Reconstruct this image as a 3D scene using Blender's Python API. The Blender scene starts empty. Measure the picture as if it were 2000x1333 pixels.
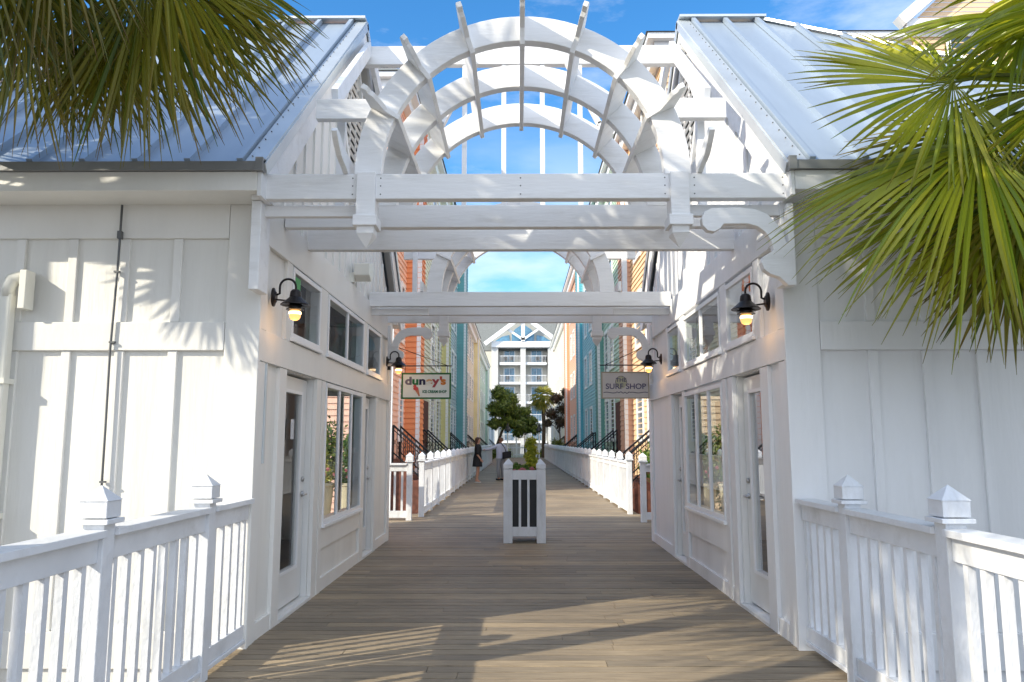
import bpy, math, random
from mathutils import Vector, Matrix, noise
R = math.radians
scene = bpy.context.scene
col = scene.collection
random.seed(7)

# ------------------------------------------------------------------ camera
cam = bpy.data.objects.new('camera', bpy.data.cameras.new('camera'))
col.objects.link(cam)
cam.data.sensor_width = 36; cam.data.lens = 27.0
cam.data.clip_start = 0.05; cam.data.clip_end = 3000
cam.location = (0, 0, 1.5)
cam.rotation_euler = (R(90) + math.atan(196/1500), 0, math.atan(12/1513))
scene.camera = cam

# ------------------------------------------------------------------ light
SUN_AZ, SUN_EL = 59, 29           # travels towards +x +y
world = bpy.data.worlds.new("World"); scene.world = world; world.use_nodes = True
wn = world.node_tree; wn.nodes.clear()
def N(t, ty, **kw):
    n = t.nodes.new(ty)
    for k, v in kw.items():
        if k in n.inputs.keys() if isinstance(k, str) else False: n.inputs[k].default_value = v
        else: setattr(n, k, v)
    return n
wo = wn.nodes.new('ShaderNodeOutputWorld'); bg = wn.nodes.new('ShaderNodeBackground')
sky = wn.nodes.new('ShaderNodeTexSky'); sky.sky_type = 'NISHITA'; sky.sun_disc = False
sky.sun_elevation = R(SUN_EL); sky.sun_rotation = R(180 + SUN_AZ)
sky.air_density = 1.0; sky.dust_density = 0.3; sky.ozone_density = 2.5
hs = wn.nodes.new('ShaderNodeHueSaturation'); hs.inputs['Saturation'].default_value = 1.32; hs.inputs['Value'].default_value = 1.4
wn.links.new(sky.outputs[0], hs.inputs['Color'])
# cirrus
tc = wn.nodes.new('ShaderNodeTexCoord'); mp = wn.nodes.new('ShaderNodeMapping')
mp.inputs['Scale'].default_value = (1.6, 1.0, 5.0); mp.inputs['Rotation'].default_value = (0, R(25), 0)
wn.links.new(tc.outputs['Generated'], mp.inputs[0])
nz = wn.nodes.new('ShaderNodeTexNoise'); nz.inputs['Scale'].default_value = 2.2; nz.inputs['Detail'].default_value = 8; nz.inputs['Roughness'].default_value = .62
wn.links.new(mp.outputs[0], nz.inputs[0])
rmp = wn.nodes.new('ShaderNodeValToRGB'); rmp.color_ramp.elements[0].position = .50; rmp.color_ramp.elements[1].position = .78
wn.links.new(nz.outputs[0], rmp.inputs[0])
# low clouds grow towards the horizon
sep = wn.nodes.new('ShaderNodeSeparateXYZ'); wn.links.new(tc.outputs['Generated'], sep.inputs[0])
mr = wn.nodes.new('ShaderNodeMapRange'); mr.inputs['From Min'].default_value = .12; mr.inputs['From Max'].default_value = .42
mr.inputs['To Min'].default_value = .9; mr.inputs['To Max'].default_value = .0
wn.links.new(sep.outputs['Z'], mr.inputs['Value'])
nz2 = wn.nodes.new('ShaderNodeTexNoise'); nz2.inputs['Scale'].default_value = 3.5; nz2.inputs['Detail'].default_value = 7
wn.links.new(mp.outputs[0], nz2.inputs[0])
rm2 = wn.nodes.new('ShaderNodeValToRGB'); rm2.color_ramp.elements[0].position = .34; rm2.color_ramp.elements[1].position = .6
wn.links.new(nz2.outputs[0], rm2.inputs[0])
mu = wn.nodes.new('ShaderNodeMath'); mu.operation = 'MULTIPLY'
wn.links.new(rm2.outputs[0], mu.inputs[0]); wn.links.new(mr.outputs[0], mu.inputs[1])
mx = wn.nodes.new('ShaderNodeMath'); mx.operation = 'MAXIMUM'
sc_ = wn.nodes.new('ShaderNodeMath'); sc_.operation = 'MULTIPLY'; sc_.inputs[1].default_value = .55
wn.links.new(rmp.outputs[0], sc_.inputs[0])
wn.links.new(mu.outputs[0], mx.inputs[0]); wn.links.new(sc_.outputs[0], mx.inputs[1])
mixc = wn.nodes.new('ShaderNodeMix'); mixc.data_type = 'RGBA'
wn.links.new(mx.outputs[0], mixc.inputs['Factor']); wn.links.new(hs.outputs[0], mixc.inputs['A'])
mixc.inputs['B'].default_value = (6.8, 7.1, 7.6, 1)
# unseen bright cloud added behind the camera as white fill for shaded surfaces
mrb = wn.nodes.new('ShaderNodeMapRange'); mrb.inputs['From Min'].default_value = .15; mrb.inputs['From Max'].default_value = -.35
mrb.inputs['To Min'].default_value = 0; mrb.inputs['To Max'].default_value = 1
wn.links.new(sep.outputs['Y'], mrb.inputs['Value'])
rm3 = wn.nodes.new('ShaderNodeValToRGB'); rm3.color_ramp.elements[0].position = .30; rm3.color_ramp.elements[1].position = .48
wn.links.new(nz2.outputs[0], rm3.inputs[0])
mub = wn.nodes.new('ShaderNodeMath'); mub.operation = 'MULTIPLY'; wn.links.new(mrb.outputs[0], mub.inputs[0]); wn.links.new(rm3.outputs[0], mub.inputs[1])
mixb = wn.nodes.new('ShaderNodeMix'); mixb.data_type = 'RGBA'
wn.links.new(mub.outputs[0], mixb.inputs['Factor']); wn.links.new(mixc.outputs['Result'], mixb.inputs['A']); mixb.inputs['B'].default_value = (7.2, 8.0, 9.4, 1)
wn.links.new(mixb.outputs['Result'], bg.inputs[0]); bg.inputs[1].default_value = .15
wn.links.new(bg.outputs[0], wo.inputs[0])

sun = bpy.data.lights.new('sun', 'SUN'); sun.energy = 4.5; sun.angle = R(.5); sun.color = (1.0, .91, .74)
so = bpy.data.objects.new('sun', sun); col.objects.link(so)
d = Vector((math.sin(R(SUN_AZ))*math.cos(R(SUN_EL)), math.cos(R(SUN_AZ))*math.cos(R(SUN_EL)), -math.sin(R(SUN_EL))))
so.rotation_euler = d.to_track_quat('-Z', 'Y').to_euler(); so.location = (-20, -12, 20)
scene.view_settings.view_transform = 'Standard'; scene.view_settings.look = 'None'
scene.view_settings.exposure = 0.42; scene.view_settings.gamma = 1
scene.cycles.max_bounces = 10; scene.cycles.transparent_max_bounces = 24

# ------------------------------------------------------------------ materials
def hexc(h, k=1.0):
    h = h.lstrip('#'); r = [int(h[i:i+2], 16)/255 for i in (0, 2, 4)]
    return tuple(k*((c/12.92) if c <= .04045 else ((c+.055)/1.055)**2.4) for c in r) + (1,)
def mat(name, base, rough=.5, metal=0, var=.06, vscale=3.0, bump=.15, bscale=60, stretch=(1,1,1), dirt=0, dirtcol=(.25,.2,.12,1), spec=.5, dirtscale=1.3):
    m = bpy.data.materials.new(name); m.use_nodes = True; t = m.node_tree
    p = t.nodes['Principled BSDF']; p.inputs['Roughness'].default_value = rough; p.inputs['Metallic'].default_value = metal
    p.inputs['Specular IOR Level'].default_value = spec
    tcn = t.nodes.new('ShaderNodeTexCoord'); mpn = t.nodes.new('ShaderNodeMapping'); mpn.inputs['Scale'].default_value = stretch
    t.links.new(tcn.outputs['Object'], mpn.inputs[0])
    n1 = t.nodes.new('ShaderNodeTexNoise'); n1.inputs['Scale'].default_value = vscale; n1.inputs['Detail'].default_value = 6
    t.links.new(mpn.outputs[0], n1.inputs[0])
    mr_ = t.nodes.new('ShaderNodeMapRange'); mr_.inputs['From Min'].default_value = .3; mr_.inputs['From Max'].default_value = .7
    mr_.inputs['To Min'].default_value = 1-var*1.6; mr_.inputs['To Max'].default_value = 1+var*.6
    t.links.new(n1.outputs[0], mr_.inputs[0])
    v = t.nodes.new('ShaderNodeVectorMath'); v.operation = 'SCALE'; v.inputs[0].default_value = base[:3]
    t.links.new(mr_.outputs[0], v.inputs['Scale'])
    last = v.outputs[0]
    if dirt:
        n3 = t.nodes.new('ShaderNodeTexNoise'); n3.inputs['Scale'].default_value = dirtscale; n3.inputs['Detail'].default_value = 9; n3.inputs['Roughness'].default_value = .7
        t.links.new(mpn.outputs[0], n3.inputs[0])
        r3 = t.nodes.new('ShaderNodeValToRGB'); r3.color_ramp.elements[0].position = .52; r3.color_ramp.elements[1].position = .82
        t.links.new(n3.outputs[0], r3.inputs[0])
        ml = t.nodes.new('ShaderNodeMath'); ml.operation = 'MULTIPLY'; ml.inputs[1].default_value = dirt
        t.links.new(r3.outputs[0], ml.inputs[0])
        mm = t.nodes.new('ShaderNodeMix'); mm.data_type = 'RGBA'; t.links.new(ml.outputs[0], mm.inputs['Factor'])
        t.links.new(last, mm.inputs['A']); mm.inputs['B'].default_value = dirtcol; last = mm.outputs['Result']
    t.links.new(last, p.inputs['Base Color'])
    if bump:
        n2 = t.nodes.new('ShaderNodeTexNoise'); n2.inputs['Scale'].default_value = bscale; n2.inputs['Detail'].default_value = 4
        t.links.new(mpn.outputs[0], n2.inputs[0])
        b = t.nodes.new('ShaderNodeBump'); b.inputs['Strength'].default_value = bump; b.inputs['Distance'].default_value = .01
        t.links.new(n2.outputs[0], b.inputs['Height']); t.links.new(b.outputs[0], p.inputs['Normal'])
    return m
M = {}
M['cream'] = mat('cream_paint', (.80,.79,.75,1), .5, var=.06, vscale=2, bump=.35, bscale=28, stretch=(1,1,.12), dirt=.28, dirtcol=(.44,.42,.36,1), dirtscale=3.2)
M['creamtrim'] = mat('cream_trim_paint', (.81,.80,.765,1), .45, var=.04, bump=.2, bscale=30, stretch=(1,1,.3), dirt=.2, dirtcol=(.45,.42,.35,1), dirtscale=3)
M['white'] = mat('white_paint', (.80,.805,.81,1), .45, var=.05, vscale=2.5, bump=.35, bscale=28, stretch=(1,1,.15), dirt=.28, dirtcol=(.45,.45,.43,1), dirtscale=3.5)
M['beam'] = mat('beam_paint', (.81,.815,.82,1), .45, var=.05, bump=.3, bscale=40, stretch=(.15,1,1), dirt=.5, dirtcol=(.40,.38,.34,1), dirtscale=7)
M['rail'] = mat('railing_paint', (.74,.76,.79,1), .5, var=.08, vscale=5, bump=.5, bscale=45, stretch=(1,.4,.4), dirt=.5, dirtcol=(.36,.35,.31,1), dirtscale=7)
M['vinyl'] = mat('window_frame_white', (.85,.86,.87,1), .3, var=.02, bump=0)
M['door'] = mat('door_paint', (.76,.76,.74,1), .35, var=.03, bump=0)
M['roof'] = mat('galvanised_roof', (.40,.47,.55,1), .36, metal=.35, var=.05, vscale=1.5, bump=.12, bscale=12, stretch=(3,.4,.4), dirt=.2, dirtcol=(.45,.48,.5,1), dirtscale=3)
M['drip'] = mat('drip_edge_metal', (.27,.275,.28,1), .5, metal=.4, bump=0)
M['flash'] = mat('rake_flashing', (.60,.64,.66,1), .4, metal=.5, bump=.05)
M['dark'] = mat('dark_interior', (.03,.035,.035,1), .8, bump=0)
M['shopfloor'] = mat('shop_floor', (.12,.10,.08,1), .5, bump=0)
M['black'] = mat('black_iron', (.012,.012,.014,1), .42, metal=.2, bump=.1)
M['bronze'] = mat('dark_bronze_lamp', (.022,.018,.018,1), .35, metal=.5, bump=.08)
M['steel'] = mat('brushed_steel', (.5,.5,.5,1), .3, metal=1, bump=0)
M['grey'] = mat('grey_conduit', (.13,.135,.14,1), .5, metal=.3, bump=0)
M['pvc'] = mat('cream_pvc', (.78,.77,.70,1), .35, var=.03, bump=0)
M['brick'] = mat('brick', (.16,.06,.04,1), .9, var=.3, vscale=8, bump=.4)
M['asph'] = mat('asphalt_shingle', (.20,.21,.20,1), .9, var=.15, vscale=6, bump=.3)
M['pot'] = mat('cream_pot', (.62,.55,.40,1), .6, var=.06, bump=.1)
M['soil'] = mat('soil', (.03,.02,.012,1), .95, bump=.5)
M['bark'] = mat('bark', (.09,.065,.045,1), .95, var=.35, vscale=8, bump=.8, bscale=20)
M['ptrunk'] = mat('palm_trunk_fibre', (.12,.085,.055,1), .95, var=.35, vscale=10, bump=.9, bscale=18, stretch=(1,1,3))
M['ground'] = mat('paving', (.20,.19,.17,1), .9, var=.15, vscale=2, bump=.3, dirt=.4, dirtcol=(.10,.09,.07,1))
M['lawn'] = mat('lawn', (.05,.09,.02,1), .95, var=.3, vscale=8, bump=.5)
M['skin'] = mat('skin', (.50,.27,.19,1), .5, bump=0, var=.02)
M['hair'] = mat('brown_hair', (.06,.025,.012,1), .55, bump=.3)
M['hair2'] = mat('auburn_hair', (.14,.06,.03,1), .55, bump=.3)
M['blackcloth'] = mat('black_cloth', (.008,.009,.014,1), .8, bump=.1)
M['bluecloth'] = mat('pale_blue_cloth', (.50,.54,.68,1), .8, bump=.2)
M['greycloth'] = mat('grey_cloth', (.30,.32,.36,1), .85, bump=.2)
M['fabric'] = mat('canopy_fabric', (.55,.56,.55,1), .8, bump=.1)

def leafmat(name, c1, c2, trans=.45, tip=None, rough=.42):
    m = bpy.data.materials.new(name); m.use_nodes = True; t = m.node_tree; p = t.nodes['Principled BSDF']
    at = t.nodes.new('ShaderNodeUVMap'); sp = t.nodes.new('ShaderNodeSeparateXYZ'); t.links.new(at.outputs[0], sp.inputs[0])
    a = t.nodes.new('ShaderNodeMix'); a.data_type = 'RGBA'; a.inputs['A'].default_value = c1; a.inputs['B'].default_value = c2
    t.links.new(sp.outputs[0], a.inputs['Factor']); last = a.outputs['Result']
    if tip:
        r = t.nodes.new('ShaderNodeMapRange'); r.inputs['From Min'].default_value = .55; r.inputs['From Max'].default_value = 1.0
        t.links.new(sp.outputs[1], r.inputs[0])
        pw = t.nodes.new('ShaderNodeMath'); pw.operation = 'MULTIPLY'; t.links.new(r.outputs[0], pw.inputs[0]); t.links.new(sp.outputs[0], pw.inputs[1])
        b = t.nodes.new('ShaderNodeMix'); b.data_type = 'RGBA'; t.links.new(pw.outputs[0], b.inputs['Factor'])
        t.links.new(last, b.inputs['A']); b.inputs['B'].default_value = tip; last = b.outputs['Result']
    t.links.new(last, p.inputs['Base Color']); p.inputs['Roughness'].default_value = rough
    tr = t.nodes.new('ShaderNodeBsdfTranslucent'); t.links.new(last, tr.inputs[0])
    ms = t.nodes.new('ShaderNodeMixShader'); ms.inputs[0].default_value = trans
    t.links.new(p.outputs[0], ms.inputs[1]); t.links.new(tr.outputs[0], ms.inputs[2])
    t.links.new(ms.outputs[0], t.nodes['Material Output'].inputs[0])
    return m
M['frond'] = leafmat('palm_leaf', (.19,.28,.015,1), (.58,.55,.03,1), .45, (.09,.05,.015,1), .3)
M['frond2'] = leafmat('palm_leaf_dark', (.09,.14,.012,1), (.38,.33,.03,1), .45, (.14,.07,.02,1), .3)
M['leafdark'] = leafmat('oak_leaf', (.05,.10,.02,1), (.26,.30,.05,1), .3)
M['leafred'] = leafmat('myrtle_leaf', (.04,.05,.02,1), (.13,.08,.05,1), .3)
M['leaflime'] = leafmat('lime_leaf', (.20,.28,.02,1), (.58,.54,.05,1), .4)
M['leafgreen'] = leafmat('shrub_leaf', (.05,.13,.015,1), (.16,.25,.03,1), .4)
M['leafpalmfar'] = leafmat('far_palm_leaf', (.13,.17,.02,1), (.40,.34,.04,1), .4)
M['pink'] = leafmat('pink_petal', (.65,.16,.20,1), (.75,.35,.35,1), .3)

def emis(name, c, s):
    m = bpy.data.materials.new(name); m.use_nodes = True; t = m.node_tree; p = t.nodes['Principled BSDF']
    p.inputs['Base Color'].default_value = c; p.inputs['Emission Color'].default_value = c; p.inputs['Emission Strength'].default_value = s
    p.inputs['Roughness'].default_value = .2
    return m
M['jar'] = emis('lit_glass_jar', (1, .50, .16, 1), .9)
M['bulb'] = emis('lit_bulb', (1, .72, .38, 1), 5)

def glassmat(name, tint, refl=.10):
    m = bpy.data.materials.new(name); m.use_nodes = True; t = m.node_tree; t.nodes.remove(t.nodes['Principled BSDF'])
    tr = t.nodes.new('ShaderNodeBsdfTransparent'); tr.inputs[0].default_value = tint
    gl = t.nodes.new('ShaderNodeBsdfGlossy'); gl.inputs['Roughness'].default_value = .01; gl.inputs[0].default_value = (.95,.97,1,1)
    lw = t.nodes.new('ShaderNodeFresnel'); lw.inputs[0].default_value = 1.38
    ad = t.nodes.new('ShaderNodeMath'); ad.operation = 'MULTIPLY'; ad.inputs[1].default_value = refl; ad.use_clamp = True
    t.links.new(lw.outputs[0], ad.inputs[0])
    ms = t.nodes.new('ShaderNodeMixShader'); t.links.new(ad.outputs[0], ms.inputs[0])
    t.links.new(tr.outputs[0], ms.inputs[1]); t.links.new(gl.outputs[0], ms.inputs[2])
    t.links.new(ms.outputs[0], t.nodes['Material Output'].inputs[0])
    return m
M['glass'] = glassmat('clear_glass', (.90,.93,.93,1), .5)
M['winglass'] = mat('house_window_glass', (.04,.07,.10,1), .06, bump=0, var=0, spec=1.0)
M['hotelglass'] = mat('hotel_window_glass', (.10,.26,.40,1), .08, bump=0, var=.2, spec=1.0)

# weathered deck boards: tone and hue change board by board
def deckmat():
    m = bpy.data.materials.new('weathered_deck'); m.use_nodes = True; t = m.node_tree; p = t.nodes['Principled BSDF']
    L = t.links.new
    tcn = t.nodes.new('ShaderNodeTexCoord'); s = t.nodes.new('ShaderNodeUVMap'); sx = t.nodes.new('ShaderNodeSeparateXYZ'); L(s.outputs[0], sx.inputs[0])
    r = t.nodes.new('ShaderNodeValToRGB'); e = r.color_ramp.elements
    e[0].position = 0; e[0].color = (.23,.185,.13,1); e[1].position = 1; e[1].color = (.37,.285,.185,1)
    x = e.new(.35); x.color = (.27,.215,.15,1); x = e.new(.7); x.color = (.32,.25,.165,1)
    L(sx.outputs[0], r.inputs[0])
    mpn = t.nodes.new('ShaderNodeMapping'); mpn.inputs['Scale'].default_value = (1.2, 26, 1); L(tcn.outputs['Object'], mpn.inputs[0])
    n1 = t.nodes.new('ShaderNodeTexNoise'); n1.inputs['Scale'].default_value = 3; n1.inputs['Detail'].default_value = 8; n1.inputs['Roughness'].default_value = .65
    L(mpn.outputs[0], n1.inputs[0])
    mr_ = t.nodes.new('ShaderNodeMapRange'); mr_.inputs['From Min'].default_value = .3; mr_.inputs['From Max'].default_value = .7; mr_.inputs['To Min'].default_value = .58; mr_.inputs['To Max'].default_value = 1.3
    L(n1.outputs[0], mr_.inputs[0])
    n3 = t.nodes.new('ShaderNodeTexNoise'); n3.inputs['Scale'].default_value = .9; n3.inputs['Detail'].default_value = 6; L(tcn.outputs['Object'], n3.inputs[0])
    m3 = t.nodes.new('ShaderNodeMapRange'); m3.inputs['From Min'].default_value = .3; m3.inputs['From Max'].default_value = .7; m3.inputs['To Min'].default_value = .78; m3.inputs['To Max'].default_value = 1.15
    L(n3.outputs[0], m3.inputs[0])
    k = t.nodes.new('ShaderNodeMath'); k.operation = 'MULTIPLY'; L(mr_.outputs[0], k.inputs[0]); L(m3.outputs[0], k.inputs[1])
    v = t.nodes.new('ShaderNodeVectorMath'); v.operation = 'SCALE'; L(r.outputs[0], v.inputs[0]); L(k.outputs[0], v.inputs['Scale'])
    L(v.outputs[0], p.inputs['Base Color']); p.inputs['Roughness'].default_value = .62
    b = t.nodes.new('ShaderNodeBump'); b.inputs['Strength'].default_value = .5; b.inputs['Distance'].default_value = .004; L(n1.outputs[0], b.inputs['Height']); L(b.outputs[0], p.inputs['Normal'])
    return m
M['deck'] = deckmat()

# ------------------------------------------------------------------ mesh builder
ORG = {}
class MB:
    def __init__(s): s.v = []; s.f = []; s.uv = []
    def face(s, pts, uv=None):
        i = len(s.v); s.v += [tuple(p) for p in pts]; s.f.append(tuple(range(i, i+len(pts)))); s.uv.append(uv or (.5, .5))
    def box(s, x0, x1, y0, y1, z0, z1, uv=None):
        if x0 > x1: x0, x1 = x1, x0
        if y0 > y1: y0, y1 = y1, y0
        if z0 > z1: z0, z1 = z1, z0
        i = len(s.v)
        s.v += [(x0,y0,z0),(x1,y0,z0),(x1,y1,z0),(x0,y1,z0),(x0,y0,z1),(x1,y0,z1),(x1,y1,z1),(x0,y1,z1)]
        for q in ((3,2,1,0),(4,5,6,7),(0,1,5,4),(1,2,6,5),(2,3,7,6),(3,0,4,7)):
            s.f.append(tuple(i+k for k in q)); s.uv.append(uv or (.5,.5))
    def obox(s, c, ax, ay, az, hx, hy, hz):
        c = Vector(c); ax, ay, az = (Vector(a).normalized() for a in (ax, ay, az)); i = len(s.v)
        for sx, sy, sz in ((-1,-1,-1),(1,-1,-1),(1,1,-1),(-1,1,-1),(-1,-1,1),(1,-1,1),(1,1,1),(-1,1,1)):
            s.v.append(tuple(c + ax*hx*sx + ay*hy*sy + az*hz*sz))
        for q in ((3,2,1,0),(4,5,6,7),(0,1,5,4),(1,2,6,5),(2,3,7,6),(3,0,4,7)):
            s.f.append(tuple(i+k for k in q)); s.uv.append((.5,.5))
    def beam(s, a, b, w, h, up=(0,0,1)):
        a, b = Vector(a), Vector(b); d_ = (b-a); L = d_.length; d_.normalize(); up = Vector(up)
        side = d_.cross(up).normalized(); u = side.cross(d_).normalized()
        s.obox((a+b)/2, d_, side, u, L/2, w/2, h/2)
    def prism(s, poly, fn0, fn1):
        n = len(poly); i = len(s.v)
        s.v += [tuple(fn0(*p)) for p in poly] + [tuple(fn1(*p)) for p in poly]
        s.f.append(tuple(range(i, i+n))); s.uv.append((.5,.5)); s.f.append(tuple(range(i+2*n-1, i+n-1, -1))); s.uv.append((.5,.5))
        for k in range(n):
            j = (k+1) % n; s.f.append((i+j, i+k, i+n+k, i+n+j)); s.uv.append((.5,.5))
    def tube(s, pts, r, n=8, cap=True):
        pts = [Vector(p) for p in pts]; rings = []
        for k, p in enumerate(pts):
            t = (pts[min(k+1, len(pts)-1)] - pts[max(k-1, 0)]).normalized()
            a = t.cross(Vector((0,0,1)));  a = a if a.length > .05 else t.cross(Vector((1,0,0)))
            a.normalize()
            if k and a.dot(pa) < 0: a = -a
            pa = a; b = t.cross(a); rr = r[k] if isinstance(r, (list, tuple)) else r
            i = len(s.v); rings.append(i)
            for q in range(n):
                an = 2*math.pi*q/n; s.v.append(tuple(p + (a*math.cos(an) + b*math.sin(an))*rr))
        for k in range(len(rings)-1):
            for q in range(n):
                s.f.append((rings[k]+q, rings[k]+(q+1) % n, rings[k+1]+(q+1) % n, rings[k+1]+q)); s.uv.append((.5,.5))
        if cap:
            s.f.append(tuple(rings[0]+q for q in reversed(range(n)))); s.uv.append((.5,.5))
            s.f.append(tuple(rings[-1]+q for q in range(n))); s.uv.append((.5,.5))
    def lathe(s, prof, c, n=16, sx=1, sy=1):
        rings = []
        for r, z in prof:
            rings.append(len(s.v))
            for q in range(n):
                an = 2*math.pi*q/n; s.v.append((c[0]+r*math.cos(an)*sx, c[1]+r*math.sin(an)*sy, c[2]+z))
        for k in range(len(rings)-1):
            for q in range(n):
                s.f.append((rings[k]+q, rings[k]+(q+1) % n, rings[k+1]+(q+1) % n, rings[k+1]+q)); s.uv.append((.5,.5))
        s.f.append(tuple(rings[0]+q for q in reversed(range(n)))); s.uv.append((.5,.5))
        s.f.append(tuple(rings[-1]+q for q in range(n))); s.uv.append((.5,.5))
    def build(s, name, m, parent=None, bevel=0, smooth=False, label=None):
        me = bpy.data.meshes.new(name)
        off = ORG.get(parent.name, Vector((0,0,0))) if parent else None
        if parent is None:
            xs = [p[0] for p in s.v]; ys = [p[1] for p in s.v]; zs = [p[2] for p in s.v]
            off = Vector(((min(xs)+max(xs))/2, (min(ys)+max(ys))/2, min(zs)))
        me.from_pydata([(p[0]-off.x, p[1]-off.y, p[2]-off.z) for p in s.v], [], s.f)
        uvl = me.uv_layers.new(name='UVMap'); li = 0; data = []
        for f, u in zip(s.f, s.uv):
            if isinstance(u, list):
                for q in u: data += [q[0], q[1]]
            else: data += [u[0], u[1]]*len(f)
        uvl.data.foreach_set('uv', data)
        if isinstance(m, list):
            for q in m: me.materials.append(q)
        else: me.materials.append(m)
        if smooth: me.polygons.foreach_set('use_smooth', [True]*len(me.polygons))
        o = bpy.data.objects.new(name, me); col.objects.link(o)
        if parent: o.parent = parent
        else: o.location = off
        ORG[o.name] = off
        if bevel:
            b = o.modifiers.new('bevel', 'BEVEL'); b.width = bevel; b.segments = 2; b.limit_method = 'ANGLE'; b.angle_limit = R(40)
        if label: o['label'] = label
        return o
def split_build(mb, name, m, parent, bevel=0, smooth=False):
    par = list(range(len(mb.v)))
    def fnd(i):
        while par[i] != i: par[i] = par[par[i]]; i = par[i]
        return i
    for f in mb.f:
        for q in f[1:]: par[fnd(q)] = fnd(f[0])
    comps = {}
    for f, u in zip(mb.f, mb.uv): comps.setdefault(fnd(f[0]), []).append((f, u))
    out = []
    for fs in comps.values():
        n = MB(); ix = {}
        for f, u in fs:
            for q in f:
                if q not in ix: ix[q] = len(n.v); n.v.append(mb.v[q])
            n.f.append(tuple(ix[q] for q in f)); n.uv.append(u)
        out.append(n.build(name, m, parent, bevel, smooth))
    return out
def thing(name, label, cat, loc, group=None):
    o = bpy.data.objects.new(name, None); col.objects.link(o); o.location = loc; o.empty_display_size = .1
    o['label'] = label; o['category'] = cat
    if group: o['group'] = group
    ORG[o.name] = Vector(loc); return o
def tag(o, label, cat, group=None, kind=None):
    o['label'] = label; o['category'] = cat
    if group: o['group'] = group
    if kind: o['kind'] = kind
    return o
def struct(o): o['kind'] = 'structure'; return o

def holes_wall(mb, axis, pos, nrm, th, a0, a1, z0, z1, holes):
    """wall slab on plane axis=pos, outside towards nrm*axis; holes = (a0,a1,z0,z1)"""
    A = sorted({a0, a1, *[h[0] for h in holes], *[h[1] for h in holes]}); Z = sorted({z0, z1, *[h[2] for h in holes], *[h[3] for h in holes]})
    P = (lambda a, z, q: (q, a, z)) if axis == 'x' else (lambda a, z, q: (a, q, z))
    ins = lambda a, z: any(h[0] < a < h[1] and h[2] < z < h[3] for h in holes)
    inner = pos - nrm*th
    for i in range(len(A)-1):
        for j in range(len(Z)-1):
            if ins((A[i]+A[i+1])/2, (Z[j]+Z[j+1])/2): continue
            for q in (pos, inner): mb.face([P(A[i],Z[j],q), P(A[i+1],Z[j],q), P(A[i+1],Z[j+1],q), P(A[i],Z[j+1],q)])
    for h in list(holes)+[(a0, a1, z0, z1)]:
        for (p, q) in (((h[0],h[2]),(h[1],h[2])), ((h[1],h[2]),(h[1],h[3])), ((h[1],h[3]),(h[0],h[3])), ((h[0],h[3]),(h[0],h[2]))):
            mb.face([P(*p,pos), P(*q,pos), P(*q,inner), P(*p,inner)])

# ------------------------------------------------------------------ ground and deck
g = MB(); g.face([(-400,-300,-.5),(400,-300,-.5),(400,900,-.5),(-400,900,-.5)]); struct(g.build('ground', M['ground']))
g = MB(); g.face([(-14,73,-.49),(16,73,-.49),(16,108,-.49),(-14,108,-.49)]); struct(g.build('lawn', M['lawn']))
dk = MB(); random.seed(3)
def boards(y0, y1, x0, x1):
    y = y0; i = 0
    while y < y1:
        w = .122; gap = .016
        cuts = [x0]; x = x0 + random.uniform(.4, 3.6)
        while x < x1 - .6: cuts.append(x); x += random.choice((2.4, 3.0, 3.6))
        cuts.append(x1)
        for a, b in zip(cuts[:-1], cuts[1:]):
            dz = random.uniform(-.002, .001)
            dk.box(a+.002, b-.002, y, y+w, -.035, dz, (random.random(), random.random()))
        y += w + gap; i += 1
boards(-3, 12.4, -2.26, 2.30); boards(12.4, 16.4, -6.0, 6.0); boards(16.4, 73, -2.12, 2.5)
struct(dk.build('deck', M['deck']))
j = MB(); j.box(-2.26, 2.30, -3, 12.4, -.30, -.05); j.box(-6, 6, 12.42, 16.4, -.30, -.05); j.box(-2.12, 2.5, 16.42, 73, -.30, -.05)
struct(j.build('deck_joists', M['soil']))

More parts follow.
